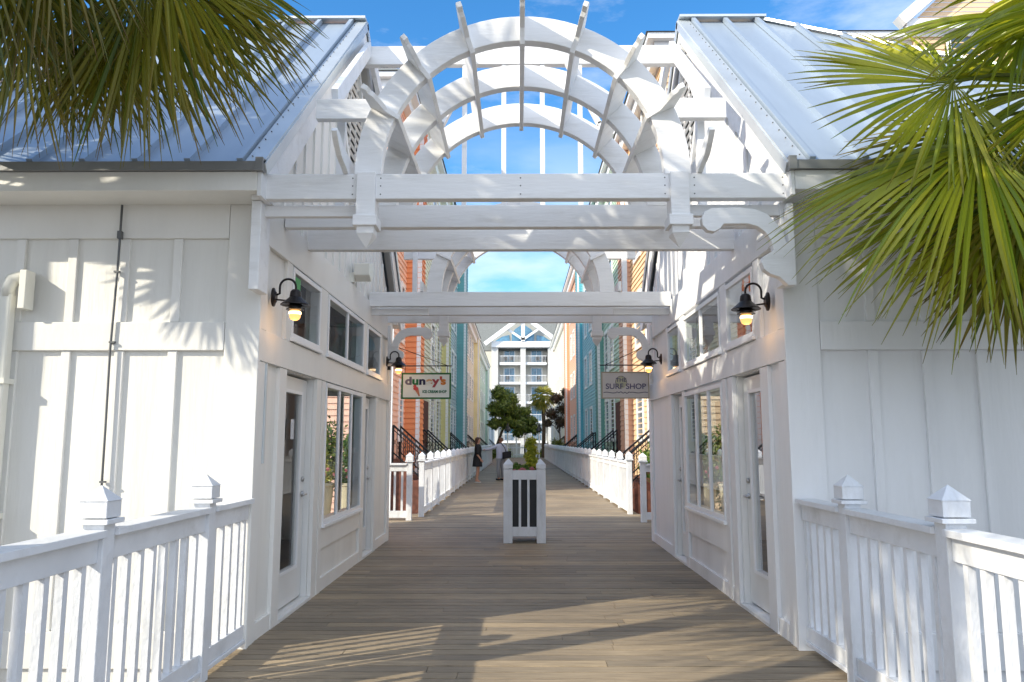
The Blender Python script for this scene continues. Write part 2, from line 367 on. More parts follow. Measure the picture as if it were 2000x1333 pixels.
# ------------------------------------------------------------------ shop cottages
def lantern(s, xw, y, z, label):
    t = thing('wall_lantern', label, 'wall lamp', (xw, y, z), 'gooseneck lanterns on the passage walls')
    m = MB()   # s: direction away from wall (+1 towards +x)
    m.lathe([(.0,0),(.055,.0),(.055,.012),(.035,.022),(.03,.03),(0,.031)], (0,0,0), 18, 1, 1.4)
    m.v = [(xw + s*p[2], y + p[0], z + p[1]*1.0) for p in m.v]
    m.build('backplate', M['bronze'], t, smooth=False)
    m = MB(); cx = xw + s*.185; pts = [(xw+s*.03, y, z+.02), (xw+s*.055, y, z+.03)]
    for k in range(13):
        a = math.pi - math.pi*k/12; pts.append((xw+s*(.12+.065*-math.cos(math.pi-a)*-1 if False else .12-.065*math.cos(math.pi*k/12)), y, z+.085+.065*math.sin(math.pi*k/12)))
    pts.append((cx, y, z+.05)); m.tube(pts, .0095, 8)
    m.beam((xw+s*.03, y, z-.02), (xw+s*.13, y, z-.03), .012, .012)
    m.build('gooseneck', M['bronze'], t, smooth=True)
    m = MB(); m.lathe([(.014,.065),(.03,.06),(.042,.045),(.046,.02),(.048,.0),(.060,-.012),(.085,-.035),(.118,-.062),(.118,-.067),(.06,-.055),(.045,-.06)], (cx,y,z), 24)
    m.build('shade', M['bronze'], t, smooth=False)
    m = MB(); m.lathe([(.045,-.06),(.078,-.075),(.08,-.08),(.05,-.082),(.05,-.092),(.072,-.098),(.073,-.104),(.046,-.106)], (cx,y,z), 24)
    m.build('cage_rings', M['bronze'], t)
    m = MB(); m.lathe([(.036,-.106),(.044,-.115),(.046,-.140),(.044,-.165),(.034,-.182),(.016,-.19)], (cx,y,z), 18)
    jar = m.build('glass_jar', M['jar'], t, smooth=True)
    m = MB(); m.lathe([(.0495,-.125),(.0495,-.127)], (cx,y,z), 18)
    m = MB(); m.lathe([(.0465,-.120),(.049,-.128),(.0485,-.138),(.0465,-.142)], (cx,y,z), 18); m.build('bulb', M['bulb'], jar, smooth=True)
    L = bpy.data.lights.new('lantern_light', 'POINT'); L.energy = .7; L.color = (1,.55,.2); L.shadow_soft_size = .05
    lo = bpy.data.objects.new('lantern_light', L); col.objects.link(lo); lo.parent = t; lo.location = (s*.185, 0, -.24)

def shop(s, label):
    """s=-1 left, +1 right"""
    XW = -2.03 if s < 0 else 2.08
    Y0, Y1, YR = 5.85, 12.05, 8.95
    W = 4.4; XO = XW + s*W
    wallm = M['cream'] if s < 0 else M['white']; trim = M['creamtrim'] if s < 0 else M['white']
    if s < 0:
        D1 = (6.60, 7.60); WN = (7.95, 9.85); D2 = (10.06, 10.80); U = [(6.66,7.64),(7.94,9.84),(10.06,11.04)]; wz = (.66, 2.11); uz = (2.40, 3.04)
    else:
        D1 = (6.50, 7.34); WN = (7.72, 9.48); D2 = (9.62, 10.30); U = [(6.58,7.46),(7.70,9.40),(9.66,10.44)]; wz = (.72, 2.09); uz = (2.40, 3.02)
    t = thing('shop_cottage', label, 'shop', (XW, Y0, -.5))
    zt = 3.42
    # passage wall + gable
    w = MB(); hol = [(D1[0],D1[1],.03,2.11), (WN[0],WN[1],*wz), (D2[0],D2[1],.03,2.11)] + [(a,b,*uz) for a, b in U]
    holes_wall(w, 'x', XW, -s, .12, Y0, Y1, -.5, zt, hol)
    zr = 6.42
    for q in (XW, XW+s*.12): w.face([(q, Y0, zt), (q, Y1, zt), (q, YR, zr)])
    w.build('passage_wall', wallm, t)
    w = MB(); holes_wall(w, 'y', Y0, -1, .12, min(XW+s*.001,XO), max(XW+s*.001,XO), -.5, 3.36, []); w.build('front_wall', wallm, t)
    w = MB(); bh = sorted((XW+s*.3, XW+s*1.15)); holes_wall(w, 'y', Y1, 1, .12, min(XW,XO), max(XW,XO), -.5, 3.36, [(bh[0],bh[1],.35,2.2)]); w.build('rear_wall', wallm, t)
    w = MB(); w.box(XO, XO+s*.12, Y0, Y1, -.5, 3.36); w.build('side_wall', wallm, t)
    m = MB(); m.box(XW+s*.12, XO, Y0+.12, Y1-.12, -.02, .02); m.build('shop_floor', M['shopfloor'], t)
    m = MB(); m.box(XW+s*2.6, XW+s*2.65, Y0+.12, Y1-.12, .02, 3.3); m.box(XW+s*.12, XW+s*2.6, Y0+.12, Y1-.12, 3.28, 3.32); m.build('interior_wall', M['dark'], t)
    m = MB()
    for k in range(4): m.box(XW+s*2.2, XW+s*2.55, Y0+.4, Y0+2.0, .3+.45*k, .33+.45*k)
    m.box(XW+s*1.0, XW+s*1.5, 6.6, 8.4, .02, .95); m.build('shop_counter', M['fabric'], t)
    # rear window glass
    m = MB(); m.face([(bh[0],Y1-.055,.35),(bh[1],Y1-.055,.35),(bh[1],Y1-.055,2.2),(bh[0],Y1-.055,2.2)]); gw = m.build('rear_window', M['glass'], t)
    m = MB()
    for x in (bh[0]+.03, (bh[0]+bh[1])/2, bh[1]-.03): m.box(x-.03, x+.03, Y1-.09, Y1-.02, .35, 2.2)
    m.build('window_frame', M['vinyl'], gw)
    # ---- trim on passage wall (proud towards the passage)
    P = lambda a: XW - s*a
    m = MB()
    m.box(XW, P(.030), Y0+.16, D1[0]-.10, -.12, .13); m.box(XW, P(.030), D1[1]+.10, D2[0]-.10, -.12, .13); m.box(XW, P(.030), D2[1]+.10, Y1-.16, -.12, .13)
    split_build(m, 'baseboard', trim, t, bevel=.004)
    m = MB()   # verticals from base to mid band
    for y0_, y1_ in ((Y0+.014, Y0+.17), (D1[0]-.20, D1[0]), (D1[1], D1[1]+.17), (WN[0]-.14, WN[0]), (WN[1], D2[0]), (D2[1], D2[1]+.17), (Y1-.17, Y1+.02)):
        m.box(XW, P(.036), y0_, y1_, -.14, 2.115)
    for y0_, y1_ in ((Y0+.172, U[0][0]-.16),):
        pass
    ys = [Y0-.02, Y0+.17]; 
    for y0_, y1_ in ((Y0+.014, Y0+.17), (U[0][0]-.15, U[0][0]-.002), (U[0][1]+.002, U[1][0]-.002), (U[1][1]+.002, U[2][0]-.002), (U[2][1]+.002, U[2][1]+.14), (Y1-.17, Y1+.02)):
        m.box(XW, P(.036), y0_, y1_, 2.367, 3.053)
    split_build(m, 'casing', trim, t, bevel=.004)
    m = MB(); m.box(XW, P(.040), Y0+.014, Y1+.02, 2.12, 2.365); m.box(XW, P(.040), Y0+.014, Y1+.02, 3.055, 3.38)
    split_build(m, 'wall_band', trim, t, bevel=.004)
    m = MB()   # apron panel under big window
    m.box(XW, P(.030), WN[0]+.002, WN[1]-.002, .42, wz[0]-.03)
    m.build('apron_panel', trim, t, bevel=.004)
    m = MB()   # battens in gable
    y = Y0+.25
    while y < Y1-.2:
        ztop = 3.42 + (zr-3.42)*(1-abs(y-YR)/(YR-Y0)) - .12
        if ztop > 3.55: m.box(XW, P(.022), y-.022, y+.022, 3.385, ztop)
        y += .30
    m.build('battens', trim, t)
    m = MB()   # diamond louvred vent in the gable
    cy, cz, hw, hh = YR, 5.25, .72, .95
    cor = [(cy-hw, cz), (cy, cz-hh), (cy+hw, cz), (cy, cz+hh)]
    for k in range(4):
        a, b = cor[k], cor[(k+1) % 4]; m.beam((P(.03), *a), (P(.03), *b), .07, .07, up=(1,0,0))
    vf = m.build('gable_vent', trim, t)
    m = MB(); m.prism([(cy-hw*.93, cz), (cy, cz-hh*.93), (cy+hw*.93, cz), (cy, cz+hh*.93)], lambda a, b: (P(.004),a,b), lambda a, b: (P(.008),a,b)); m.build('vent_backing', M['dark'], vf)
    m = MB(); 
    for k in range(-8, 9):
        z = cz + k*.105; hwz = hw*(1-abs(z-cz)/hh)*.93
        if hwz > .08: m.beam((P(.022), cy-hwz, z), (P(.022), cy+hwz, z), .03, .035, up=(s*1,0,1.2))
    m.build('slats', trim, vf)
    # ---- doors
    for (a, b), first in ((D1, True), (D2, False)):
        m = MB(); xi = XW + s*.055
        ya, yb = a+.02, b-.04
        hg = (ya+.15, yb-.19, .36, 1.94) if first else (ya+.12, yb-.14, .36, 1.94)
        holes_wall(m, 'x', xi, -s, .042, ya, yb, .05, 2.09, [hg]); dr = m.build('door', M['door'], t, bevel=.003)
        m = MB(); m.face([(xi+s*.02,hg[0],hg[2]),(xi+s*.02,hg[1],hg[2]),(xi+s*.02,hg[1],hg[3]),(xi+s*.02,hg[0],hg[3])]); m.build('pane', M['glass'], dr)
        m = MB()
        for q in ((hg[0]-.03,hg[0]+.004,hg[2]-.03,hg[3]+.03),(hg[1]-.004,hg[1]+.03,hg[2]-.03,hg[3]+.03),(hg[0]+.004,hg[1]-.004,hg[2]-.03,hg[2]),(hg[0]+.004,hg[1]-.004,hg[3],hg[3]+.03)): m.box(xi-s*.012, xi+s*.002, *q)
        m.build('glazing_bead', M['vinyl'], dr)
        m = MB(); m.box(XW+s*.002, XW+s*.118, yb+.012, b-.002, .03, 2.108); m.box(XW+s*.03, XW+s*.054, a+.002, a+.018, .03, 2.108); split_build(m, 'door_jamb', M['door'], t)
        m = MB(); m.box(XW-s*.04, XW+s*.115, a+.004, b-.004, .0, .028); m.build('threshold', M['door'], t)
        m = MB(); m.box(XW+s*.112, XW+s*.114, a+.002, hg[0]-.04, .03, 2.108); m.build('door_gap', M['black'], t)
        m = MB(); hy = yb-.07; xh = xi-s*.004
        m.lathe([(.0,0),(.028,0),(.028,.008),(.012,.014),(.011,.05),(0,.05)], (0,0,0), 14); m.v = [(xh-s*p[2], hy+p[0], 1.0+p[1]) for p in m.v]
        m.tube([(xh-s*.045,hy,1.0),(xh-s*.048,hy-.05,1.0),(xh-s*.045,hy-.11,.995)], .009, 8)
        m.build('door_handle', M['steel'], dr, smooth=True)
        m = MB(); n0 = 0; m.lathe([(.0,0),(.027,0),(.025,.014),(.010,.02),(0,.02)], (0,0,0), 14)
        m.v[n0:] = [(xh-s*p[2], hy+p[0], 1.14+p[1]) for p in m.v[n0:]]
        m.build('deadbolt', M['steel'], dr, smooth=True)
    # ---- windows
    def win(a, b, z0, z1, n, name='window'):
        m = MB(); f = .045
        m.box(P(.045), XW+s*.06, a, b, z0-.001, z0+f); m.box(P(.045), XW+s*.06, a, b, z1-f, z1)
        m.box(P(.045), XW+s*.06, a, a+f, z0+f, z1-f); m.box(P(.045), XW+s*.06, b-f, b, z0+f, z1-f)
        for k in range(1, n):
            y = a + (b-a)*k/n; m.box(P(.043), P(.012), y-.026, y+.026, z0+f, z1-f)
        m.box(P(.07), P(.036), a-.03, b+.03, z0-.035, z0-.002)
        wf = m.build(name, M['vinyl'], t, bevel=.004)
        for k in range(n):
            ya = a+(b-a)*k/n; yb = a+(b-a)*(k+1)/n
            g = MB(); gx = XW-s*.028; g0, g1 = ya+(f if k == 0 else .028), yb-(f if k == n-1 else .028); g.face([(gx,g0,z0+f),(gx,g1,z0+f),(gx,g1,z1-f),(gx,g0,z1-f)]); g.build('pane', M['glass'], wf)
    win(WN[0]+.005, WN[1]-.005, wz[0]+.005, wz[1]-.005, 3)
    for k, (a, b) in enumerate(U): win(a+.004, b-.004, uz[0]+.004, uz[1]-.004, 2 if k == 1 else 1)
    # ---- front facade trim
    F = lambda a: Y0 - a
    m = MB()
    m.box(XW-s*.046, XW+s*.22, F(.036), F(0)+.012, -.14, 3.34)
    m.build('corner_board', trim, t, bevel=.005)
    m = MB(); m.box(XW+s*.223, XO, F(.036), Y0, 3.07, 3.345); m.box(XW+s*.223, XO, F(.040), Y0, 2.19, 2.41)
    m.box(XW+s*.223, XO, F(.040), Y0, -.14, .12)
    split_build(m, 'wall_band', trim, t, bevel=.005)
    m = MB()
    for k in range(1, 10):
        x = XW + s*(.21+.41*k-.0)
        m.box(x-.035, x+.035, F(.026), Y0, 2.412, 3.068); m.box(x-.035, x+.035, F(.026), Y0, .122, 2.188)
    m.build('battens', trim, t, bevel=.004)
    m = MB(); m.box(XW+s*.2, XO, F(.01), Y0, -.5, -.14); m.build('skirt', trim, t)
    # ---- roof
    XR = XW - s*(.14 if s < 0 else .08); EY, EZ = 5.44, 3.53; RZ = 6.66; EYb = 2*YR-EY; XH = XR + s*1.05; XC = XO + s*.4
    run = YR-EY
    m = MB(); th = .05
    def slab(pts, up):
        n = len(pts); m.prism(pts, lambda *p: p, lambda *p: (p[0], p[1], p[2]-th))
    m.prism([(XR,EY,EZ),(XC,EY,EZ),(XH,YR,RZ),(XR,YR,RZ)], lambda *p: p, lambda *p: (p[0],p[1],p[2]-th))
    m.prism([(XR,EYb,EZ),(XC,EYb,EZ),(XH,YR,RZ),(XR,YR,RZ)], lambda *p: p, lambda *p: (p[0],p[1],p[2]-th))
    m.prism([(XC,EY,EZ),(XC,EYb,EZ),(XH,YR,RZ)], lambda *p: p, lambda *p: (p[0],p[1],p[2]-th))
    rf = m.build('roof', M['roof'], t)
    m = MB()  # standing ribs
    nrm = Vector((0, -(RZ-EZ), run)).normalized()
    for k in range(0, 12):
        x = XR + s*(.16 + .39*k)
        if abs(x-XR) > abs(XC-XR)-.1: break
        if abs(x-XR) <= 1.05: ye = YR
        else: ye = EY + run*(1-(abs(x-XR)-1.05)/(abs(XC-XR)-1.05))
        for sgn in (1, -1):
            a = Vector((x, EY+.01, EZ)); b = Vector((x, ye-.02, EZ+(RZ-EZ)*(ye-EY)/run))
            if sgn < 0: a.y = 2*YR-a.y; b.y = 2*YR-b.y
            nn = Vector((0, nrm.y*sgn, nrm.z)); m.beam(a+nn*.024, b+nn*.024, .045, .055, up=nn)
    m.build('standing_seams', M['roof'], rf)
    m = MB()
    for sgn in (1, -1):
        nn = Vector((0, nrm.y*sgn, nrm.z)); y_ = lambda y: y if sgn > 0 else 2*YR-y
        a = Vector((XR+s*.05, y_(EY-.01), EZ-.01)); b = Vector((XR+s*.05, y_(YR), RZ)); m.beam(a+nn*.012, b+nn*.012, .14, .025, up=nn)
        m.beam(a+nn*-.035+Vector((-s*.075,0,0)), b-nn*.035+Vector((-s*.075,0,0)), .012, .09, up=nn)
    m.beam((XR-s*.01, YR, RZ+.03), (XH, YR, RZ+.03), .2, .03)
    m.beam((XH, YR, RZ+.02), (XC, EY, EZ+.03), .14, .03); m.beam((XH, YR, RZ+.02), (XC, EYb, EZ+.03), .14, .03)
    m.build('flashing', M['flash'], rf)
    m = MB()
    for k in range(26):
        f_ = (k+.5)/26; y = EY+run*f_; z = EZ+(RZ-EZ)*f_; c = Vector((XR+s*.09, y, z)) + nrm*.028; m.obox(c, (1,0,0), (0,1,0), nrm, .005, .005, .004)
    for k in range(0):
        x = XR + s*(.12+.12*k); c = Vector((x, EY+.10, EZ+.09)) + nrm*.006; m.obox(c, (1,0,0), (0,1,0), nrm, .005, .005, .004)
    split_build(m, 'roof_screw', M['drip'], rf)
    m = MB(); m.box(XR+s*.02, XC, EY-.035, EY-.002, EZ-.055, EZ+.012); m.box(XR+s*.02, XC, EYb+.002, EYb+.035, EZ-.055, EZ+.012)
    m.box(XR-s*.02, XR+s*.035, EY-.045, EY+.03, EZ-.06, EZ+.04); split_build(m, 'drip_edge', M['drip'], t)
    m = MB(); m.box(XR+s*.03, XC, EY, EY+.035, EZ-.20, EZ-.056); m.box(XR+s*.03, XC, EYb-.035, EYb, EZ-.20, EZ-.056); split_build(m, 'fascia', trim, t, bevel=.003)
    m = MB(); m.box(XR+s*.03, XC, EY+.037, Y0-.002, EZ-.19, EZ-.165); m.box(XR+s*.03, XC, Y1+.002, EYb-.037, EZ-.19, EZ-.165); split_build(m, 'soffit', trim, t)
    m = MB()
    for sgn in (1, -1):
        y_ = lambda y: y if sgn > 0 else 2*YR-y
        m.prism([(y_(EY-.0), EZ-.05), (y_(EY), EZ-.24), (y_(EY+.22), EZ-.24), (y_(YR), RZ-.26), (y_(YR), RZ-.055)], lambda a, b: (XR-s*.002, a, b), lambda a, b: (XR+s*.028, a, b))
    split_build(m, 'barge_board', M['beam'], t, bevel=.003)
    m = MB()
    for sgn in (1, -1):
        y_ = lambda y: y if sgn > 0 else 2*YR-y
        m.prism([(y_(EY+.1), EZ-.055), (y_(YR), RZ-.16), (y_(YR), RZ-.2), (y_(EY+.1), EZ-.10)], lambda a, b: (XR+s*.03, a, b), lambda a, b: (XW, a, b))
    split_build(m, 'rake_soffit', trim, t)
    return t
lshop = shop(-1, 'cream board and batten shop cottage on the left of the passage')
rshop = shop(1, 'white board and batten shop cottage on the right of the passage')
lantern(1, -1.99, 6.12, 2.66, 'black lantern at the front corner of the left cottage')
lantern(1, -1.99, 11.55, 2.70, 'black lantern beside the ice cream sign')
lantern(-1, 2.04, 6.18, 2.63, 'black lantern at the front corner of the right cottage')
lantern(-1, 2.04, 10.88, 2.66, 'black lantern beside the surf shop sign')

for nm, q, c in (('door_notice', (-2.0715, 7.02, 7.12, 1.52, 1.70), (.62,.63,.64,1)), ('window_sticker', (-2.0, 6.76, 6.92, 2.84, 2.97), (.10,.42,.14,1))):
    m = MB(); m.box(q[0], q[0]+.0012, q[1], q[2], q[3], q[4]); tag(m.build(nm, mat(nm+'_paper', c, .7, bump=0)), 'small white notice on the glass of the front left shop door' if nm[0] == 'd' else 'green sticker in the first upper window of the left cottage', 'notice')
# downspout, conduit, strip, flood light on the left cottage
t = thing('downspout', 'cream rainwater downspout on the left cottage front', 'downspout', (-3.9, 5.8, -.4))
m = MB(); m.box(-3.95, -3.86, 5.72, 5.795, -.4, 2.62); m.build('pipe', M['pvc'], t, bevel=.012)
m = MB(); m.tube([(-3.905,5.757,2.60),(-3.905,5.755,2.68),(-3.885,5.765,2.735),(-3.84,5.775,2.75),(-3.79,5.78,2.74)], [.047,.05,.053,.05,.047], 12); m.build('elbow', M['pvc'], t, smooth=True)
m = MB(); m.box(-3.80, -3.745, 5.71, 5.823, 2.50, 2.80); m.build('outlet_box', M['pvc'], t, bevel=.006)
m = MB(); m.box(-3.965, -3.845, 5.70, 5.82, 1.93, 1.97); m.box(-3.965, -3.845, 5.70, 5.82, .93, .97); split_build(m, 'strap', M['pvc'], t)
t = thing('conduit', 'thin dark grey conduit running up the left cottage front', 'pipe', (-3.09, 5.78, .1))
m = MB(); m.tube([(-3.09,5.785,3.33),(-3.09,5.785,3.12),(-3.095,5.79,2.8),(-3.11,5.79,2.2),(-3.105,5.79,1.6),(-3.10,5.79,.1)], .009, 8); m.build('pipe', M['grey'], t, smooth=True)
m = MB()
for z in (2.8, 2.25, 1.2): m.box(-3.12, -3.08, 5.78, 5.81, z-.007, z+.007)
m.box(-3.108,-3.078,5.772,5.81,3.06,3.12); split_build(m, 'clip', M['grey'], t)
m = MB(); m.box(-2.028, -1.98, 6.02, 6.045, 1.33, 2.11); tag(m.build('cable_cover', M['flash'], bevel=.003), 'narrow grey cable cover on the wall below the front left lantern', 'cable cover')
t = thing('flood_light', 'cream box shaped flood light high on the left gable wall', 'flood light', (-2.0, 9.1, 3.5))
m = MB(); m.prism([(9.0,3.62),(9.24,3.68),(9.30,3.52),(9.14,3.42),(9.02,3.48)], lambda a, b: (-1.97,a,b), lambda a, b: (-1.78,a,b)); m.build('housing', M['pvc'], t, bevel=.01)
m = MB(); m.box(-2.03, -1.97, 9.06, 9.14, 3.40, 3.52); m.build('mount', M['pvc'], t)

# ------------------------------------------------------------------ arched pergolas
def frame_z(): pass
CX, CZ, RI, RO = .035, 3.49, 1.065, 1.265
def arch_mb(y, th=.045):
    m = MB(); n = 48; i = 0; ring = []
    for k in range(n+1):
        a = math.pi*k/n
        for (r, yy) in ((RI, y-th), (RO, y-th), (RO, y+th), (RI, y+th)):
            m.v.append((CX+r*math.cos(a), yy, CZ+r*math.sin(a)))
    for k in range(n):
        b = 4*k
        for q in range(4): m.f.append((b+q, b+(q+1) % 4, b+4+(q+1) % 4, b+4+q)); m.uv.append((.5,.5))
    m.f.append((0,1,2,3)); m.f.append((4*n+3,4*n+2,4*n+1,4*n)); m.uv += [(.5,.5)]*2
    return m
def bracket(parent, sx, xw, y, zt=3.26, k=1.0):
    """S-scroll bracket: from the wall (xw) towards the middle; sx=+1 when the wall is on the right"""
    P = [(.00,.0),(.00,-.62),(-.06,-.62),(-.12,-.56),(-.19,-.535),(-.235,-.50),(-.25,-.45),(-.235,-.405),(-.19,-.38),(-.155,-.36),(-.17,-.29),(-.21,-.22),(-.27,-.175),(-.34,-.155),(-.52,-.155),(-.545,-.19),(-.59,-.215),(-.64,-.205),(-.675,-.165),(-.68,-.11),(-.655,-.06),(-.60,-.035),(-.40,-.03),(-.28,-.045),(-.19,-.085),(-.12,-.16),(-.08,-.24),(-.06,-.30),(-.045,-.30),(-.045,0)]
    m = MB(); P = [(a*k, b*k) for a, b in P]
    m.prism(P, lambda a, b: (xw+sx*a, y-.035, zt+b), lambda a, b: (xw+sx*a, y+.035, zt+b))
    return m.build('scroll_bracket', M['beam'], parent, bevel=.003)
def pergola(ys, label, brackets, front):
    t = thing('arched_pergola', label, 'pergola', (0, ys[0], 3.3))
    for i, y in enumerate(ys):
        m = MB(); m.box(-2.0 if i == 0 or i == 2 else -1.98, 2.05, y-.045, y+.045, 3.30, 3.495); m.build('beam', M['beam'], t, bevel=.006)
        arch_mb(y).build('arch', M['beam'], t, bevel=.005)
        for xp in (-1.135, 1.205):
            if i == (0 if front else 2):
                m = MB(); h = .07
                zt_ = 3.50
                m.box(xp-h, xp+h, y-h-.012, y+h+.012, 3.12, zt_)
                m.box(xp-h-.018, xp+h+.018, y-h-.03, y+h+.03, 3.085, 3.165)
                m.box(xp-h+.006, xp+h-.006, y-h, y+h, 3.03, 3.086)
                z0 = 3.03; pts = [(xp-h+.006,y-h,z0),(xp+h-.006,y-h,z0),(xp+h-.006,y+h,z0),(xp-h+.006,y+h,z0)]
                for k in range(4): m.face([pts[k], pts[(k+1) % 4], (xp, y, 2.93)])
                m.build('pendant', M['beam'], t, bevel=.004)
    m = MB(); y = ys[0]
    dirn = -1 if front else 1
    for xx in ((-1.22,-2.0),(1.29,2.05)):
        mm = MB(); mm.box(xx[0], xx[1], y-.03+.1, y+.03+.1, 3.20, 3.285); split_build(mm, 'lower_rail', M['beam'], t, bevel=.004)
    mm = MB(); mm.box(-1.06, 1.13, y+.07, y+.13, 3.20, 3.285)
    # longitudinal purlins with scrolled tails
    ya, yb = ys[0], ys[2]
    prof_f = [(ya-.05,1.035),(yb+.08,1.035),(yb+.08,1.255),(ya+.06,1.265),(ya-.10,1.28),(ya-.32,1.30),(ya-.36,1.285),(ya-.355,1.245),(ya-.30,1.235),(ya-.28,1.205),(ya-.16,1.16),(ya-.10,1.14)]
    for k in range(9):
        if k in (0, 8):
            xk = CX + (1.33 if k == 0 else -1.33); pv = [(ya-.05,3.497),(yb+.08,3.497),(yb+.08,3.63),(ya,3.63),(ya-.2,3.64),(ya-.34,3.69),(ya-.42,3.70),(ya-.44,3.67),(ya-.41,3.64),(ya-.36,3.60),(ya-.28,3.55),(ya-.2,3.53),(ya-.12,3.52)]
            gk = lambda off: (lambda yy, z: (xk+off, yy if front else (ya+yb)-yy, z))
            m = MB(); m.prism(pv, gk(-.02), gk(.02)); m.build('purlin', M['beam'], t, bevel=.003); continue
        a = R(4 + 21.5*k); c, s_ = math.cos(a), math.sin(a); hw = .019
        f = lambda off: (lambda yy, r: (CX+c*r - s_*off, yy if front else (ya+yb)-yy, CZ+s_*r + c*off))
        m = MB(); m.prism(prof_f, f(-hw), f(hw)); m.build('purlin', M['beam'], t, bevel=.003)
    if brackets == 'front': bracket(t, 1, 2.05, ys[0]-.005)
    else: bracket(t, 1, 2.05, ys[2]+.0); bracket(t, -1, -1.99, ys[2]+.0)
    return t
fp = pergola((5.60, 6.37, 7.14), 'white arched pergola over the near mouth of the passage', 'front', True)
m = MB(); m.box(-2.005, -1.93, 5.585, 5.80, 2.62, 3.298); m.build('side_post', M['beam'], fp, bevel=.005)
m = MB(); m.box(1.98, 2.075, 5.65, 5.80, 2.66, 3.298); m.build('side_post', M['beam'], fp, bevel=.005)
rp = pergola((10.20, 10.92, 11.64), 'white arched pergola over the far mouth of the passage', 'rear', False)

m = MB()
for xn in (-1.90, -1.24, -1.03, .02, 1.10, 1.32, 1.98):
    for zn in (3.335, 3.40, 3.46): m.prism([(xn+.006*math.cos(q*1.047), zn+.006*math.sin(q*1.047)) for q in range(6)], lambda a,b:(a,5.5535,b), lambda a,b:(a,5.558,b))
split_build(m, 'nail_head', M['grey'], fp)
# ridge beam joining the gables, hangers, side frames
t = thing('ridge_truss', 'white horizontal ridge beam with hangers joining both gables', 'roof truss', (0, 8.95, 4.2))
m = MB(); m.box(-2.0, 2.05, 8.90, 9.0, 6.09, 6.33); m.build('ridge_beam', M['beam'], t, bevel=.006)
m = MB(); m.box(-1.3, 1.37, 8.91, 8.99, 4.12, 4.30); m.build('lower_chord', M['beam'], t, bevel=.006)
for x in (-.65, -.17, .30, .76):
    m = MB(); m.box(x-.028, x+.028, 8.915, 8.985, 4.30, 6.09); m.build('hanger', M['beam'], t, bevel=.003)
for sx in (-1, 1):
    m = MB(); m.beam((CX+sx*.55, 8.88, 6.12), (CX+sx*.95, 8.88, 5.3), .05, .09, up=(0,1,0)); m.beam((CX+sx*.95, 8.88, 5.32), (CX+sx*1.3, 8.88, 4.25), .05, .09, up=(0,1,0)); m.build('brace', M['beam'], t)
for sx, xw in ((-1, -2.03), (1, 2.08)):
    for fr in (1, -1):
        Y = lambda y: y if fr > 0 else 2*8.95-y
        lab = ('left' if sx < 0 else 'right', 'near' if fr > 0 else 'far')
        t = thing('gable_bracket_frame', 'white post, stub beam and raking brace on the %s side of the %s gable' % (lab[1], lab[0]), 'brace frame', (xw-sx*.35, Y(6.45), 3.5), 'brace frames between gables and pergolas')
        xp = xw - sx*.47
        m = MB(); m.box(xp-.035, xp+.035, Y(6.50)-.035, Y(6.50)+.035, 3.42, 4.47); m.build('post', M['beam'], t, bevel=.004)
        m = MB(); z0, z1 = 4.27, 4.45
        m.prism([(xw-sx*.28, z1), (xw-sx*.28, z0), (xw-sx*.86, z0), (xw-sx*.76, z1)], lambda a, b: (a, Y(6.37)-.04, b), lambda a, b: (a, Y(6.37)+.04, b)); m.build('stub_beam', M['beam'], t, bevel=.004)
        m = MB(); m.beam((xw-sx*.42, Y(6.42), 4.50), (xw-sx*.20, Y(8.88), 6.28), .06, .16); m.build('raking_brace', M['beam'], t, bevel=.004)

# ------------------------------------------------------------------ signs
def textobj(body, size, loc, parent, m, bold=.0, name='lettering', ax='CENTER', shear=0, sx=1, ext=.003):
    cu = bpy.data.curves.new('txt', 'FONT'); cu.body = body; cu.size = size; cu.align_x = ax; cu.align_y = 'CENTER'; cu.extrude = ext; cu.offset = bold; cu.shear = shear
    o = bpy.data.objects.new('txt', cu); col.objects.link(o); bpy.context.view_layer.update()
    me = bpy.data.meshes.new_from_object(o.evaluated_get(bpy.context.evaluated_depsgraph_get()))
    bpy.data.objects.remove(o); off = ORG[parent.name]
    for v in me.vertices:
        x, y, z = v.co; v.co = (loc[0]+x*sx-off.x, loc[1]-z-off.y, loc[2]+y-off.z)
    me.materials.clear(); me.materials.append(m)
    ob = bpy.data.objects.new(name, me); col.objects.link(ob); ob.parent = parent; ORG[ob.name] = off; return ob
def flat(name, c, r=.6): return mat(name, c, r, bump=0, var=.03)
SY = 11.90
t = thing('hanging_sign', 'white ice cream shop sign with a green border and multicoloured letters', 'sign', (-1.43, SY, 2.15))
m = MB(); m.box(-1.80, -1.05, SY-.015, SY+.015, 2.16, 2.545); m.build('sign_panel', flat('sign_white', (.80,.83,.78,1)), t)
m = MB()
for q in ((-1.81,-1.04,2.15,2.175),(-1.81,-1.04,2.53,2.555),(-1.81,-1.785,2.175,2.53),(-1.065,-1.04,2.175,2.53)): m.box(q[0],q[1],SY-.02,SY+.02,q[2],q[3])
m.build('border', flat('sign_green', (.02,.14,.035,1)), t)
x = -1.70
for ch, c, w, dx in (('d',(.16,.14,.20,1),.115,0),('u',(.01,.16,.05,1),.115,0),('n',(.01,.012,.06,1),.115,0),('e',(.60,.36,.18,1),.11,0),('y',(.34,.05,.06,1),.095,0),("'",(.50,.08,.05,1),.04,0),('s',(.62,.20,.03,1),.08,0)):
    textobj(ch, .165, (x+.0, SY-.018, 2.425), t, flat('sign_ink', c), bold=.007, name='letter', sx=1.25); x += w*.93 if ch != 'y' else .08
textobj('ICE CREAM SHOP', .060, (-1.295, SY-.018, 2.262), t, flat('sign_ink', (.01,.15,.07,1)), bold=.0018, sx=.80)
